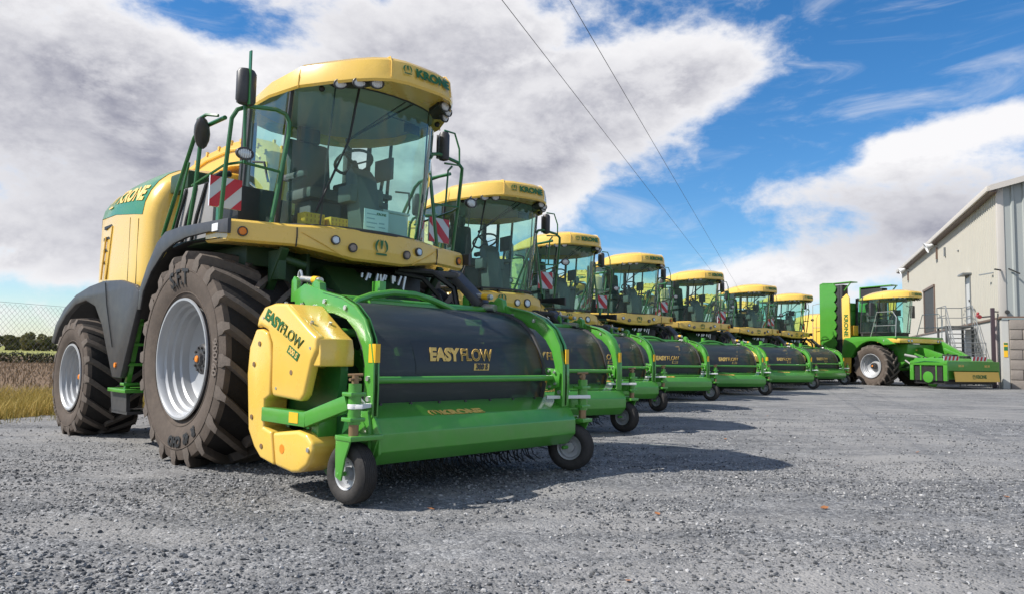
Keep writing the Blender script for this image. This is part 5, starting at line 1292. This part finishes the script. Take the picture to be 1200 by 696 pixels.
BL = [(150, 190, 380, 170, .9), (60, 70, 190, 100, .55), (430, 70, 190, 140, .75), (690, 100, 190, 95, .95), (840, 88, 110, 36, .75), (600, 215, 150, 75, .7), (30, 300, 220, 55, .5),
      (1110, 240, 170, 62, .95), (1165, 142, 46, 22, 1.25), (1056, 172, 44, 24, 1.25), (940, 225, 80, 26, .5), (1020, 300, 130, 40, .62), (900, 328, 90, 24, .95), (770, 338, 70, 18, .6),
      (262, 22, 80, 26, -.75), (60, 346, 120, 16, -.6), (770, 255, 90, 48, -.9), (1060, 70, 170, 60, -.7), (930, 165, 90, 40, -.6), (800, 285, 80, 26, -.35), (620, 300, 70, 30, -.2), (40, 20, 50, 24, -.35), (560, 260, 70, 40, -.25)]
acc = None
for px, py, rx, ry, wt in BL:
    a0, e0 = pix(px, py)
    q = mt('ADD', mt('POWER', mt('MULTIPLY', mt('SUBTRACT', az, a0), 868.0 / rx * .95), 2), mt('POWER', mt('MULTIPLY', mt('SUBTRACT', el, e0), 868.0 / ry), 2))
    g = mt('MULTIPLY', mt('EXPONENT', mt('MULTIPLY', q, -1)), wt); acc = g if acc is None else mt('ADD', acc, g)
behind = mr(sp.outputs[1], .35, -.2, 0, .42); acc = mt('ADD', acc, behind)
mask = mr(acc, -.6, 1.3, -.6, 1.0, False)
mp = N(nt, 'ShaderNodeMapping'); mp.inputs['Scale'].default_value = (1, 1, 1.7); L.new(tc.outputs['Generated'], mp.inputs[0])
def cloud_field(off):
    ad = N(nt, 'ShaderNodeVectorMath', operation='ADD'); ad.inputs[1].default_value = off; L.new(mp.outputs[0], ad.inputs[0])
    n = N(nt, 'ShaderNodeTexNoise'); n.inputs['Scale'].default_value = 5.2; n.inputs['Detail'].default_value = 11; n.inputs['Roughness'].default_value = .63; n.inputs['Lacunarity'].default_value = 2.1; n.inputs['Distortion'].default_value = .15
    L.new(ad.outputs[0], n.inputs['Vector'])
    v = N(nt, 'ShaderNodeTexNoise'); v.inputs['Scale'].default_value = 13; v.inputs['Detail'].default_value = 5; v.inputs['Roughness'].default_value = .5; L.new(ad.outputs[0], v.inputs['Vector'])
    bil = mt('ABSOLUTE', mt('SUBTRACT', v.outputs['Fac'], .5))
    return mt('ADD', mt('MULTIPLY', mt('SUBTRACT', n.outputs['Fac'], .5), 2.3), mt('MULTIPLY', mt('SUBTRACT', .10, bil), 1.0))
f0, f1 = cloud_field((3.1, 1.7, .4)), cloud_field((3.1 - .022, 1.7 - .006, .4 + .045))
cover = mt('ADD', mask, f0)
alpha = mr(cover, .02, .66)
lit = mr(mt('SUBTRACT', f0, f1), -.34, .38)
gacc = None
for px, py, rx, ry, wt in [(120, 215, 190, 85, .26), (40, 90, 110, 60, .15), (430, 40, 160, 40, .15), (1090, 265, 170, 55, .4), (700, 180, 120, 40, .15), (1056, 172, 48, 26, -.6), (1165, 140, 52, 26, -.6), (900, 322, 90, 16, -.5), (280, 120, 120, 50, -.25)]:
    a0, e0 = pix(px, py)
    q = mt('ADD', mt('POWER', mt('MULTIPLY', mt('SUBTRACT', az, a0), 868.0 / rx), 2), mt('POWER', mt('MULTIPLY', mt('SUBTRACT', el, e0), 868.0 / ry), 2))
    g = mt('MULTIPLY', mt('EXPONENT', mt('MULTIPLY', q, -1)), wt); gacc = g if gacc is None else mt('ADD', gacc, g)
thick = mr(cover, .40, 1.35)
grey = mt('ADD', mt('MULTIPLY', thick, mt('SUBTRACT', 1.0, mt('MULTIPLY', lit, .72))), gacc, True)
cm = N(nt, 'ShaderNodeMix', data_type='RGBA'); cm.inputs[6].default_value = (.74, .735, .75, 1); cm.inputs[7].default_value = (.228, .234, .296, 1); L.new(grey, cm.inputs[0])
# thin high cirrus
mp2 = N(nt, 'ShaderNodeMapping'); mp2.inputs['Scale'].default_value = (2.2, 2.2, 9); mp2.inputs['Rotation'].default_value = (.2, .5, .3); L.new(tc.outputs['Generated'], mp2.inputs[0])
ci = N(nt, 'ShaderNodeTexNoise'); ci.inputs['Scale'].default_value = 2.6; ci.inputs['Detail'].default_value = 8; ci.inputs['Roughness'].default_value = .62; ci.inputs['Distortion'].default_value = .8; L.new(mp2.outputs[0], ci.inputs['Vector'])
cirrus = mr(ci.outputs['Fac'], .46, .80, 0, .45)
al = mt('MAXIMUM', alpha, cirrus)
L.new(cm.outputs[2], bg2.inputs[0]); bg2.inputs[1].default_value = 1.0
L.new(al, mixs.inputs[0]); L.new(bg.outputs[0], mixs.inputs[1]); L.new(bg2.outputs[0], mixs.inputs[2]); L.new(mixs.outputs[0], out.inputs[0])

sd = bpy.data.lights.new('sun', 'SUN'); sd.energy = 4.7; sd.angle = R(.5); sd.color = (1, .955, .89)
so = bpy.data.objects.new('sun', sd); COL.objects.link(so); so.rotation_euler = (-SUN).to_track_quat('-Z', 'Y').to_euler(); so.location = (-20, -5, 25)
cd = bpy.data.cameras.new('camera'); cd.sensor_width = 36; cd.lens = 36 * 868.14 / 1200; cd.clip_end = 4000; cd.clip_start = .05
co = bpy.data.objects.new('camera', cd); COL.objects.link(co)
co.matrix_world = Matrix.Translation((0, 0, 1.098)) @ Matrix.Rotation(R(90 + 4.436), 4, 'X') @ Matrix.Rotation(R(1.111), 4, 'Z')
scene.camera = co
vs = scene.view_settings; vs.view_transform = 'Standard'; vs.look = 'None'; vs.exposure = .38; vs.gamma = 1
scene.render.engine = 'CYCLES'; scene.cycles.max_bounces = 8; scene.cycles.transparent_max_bounces = 24; scene.cycles.use_denoising = True
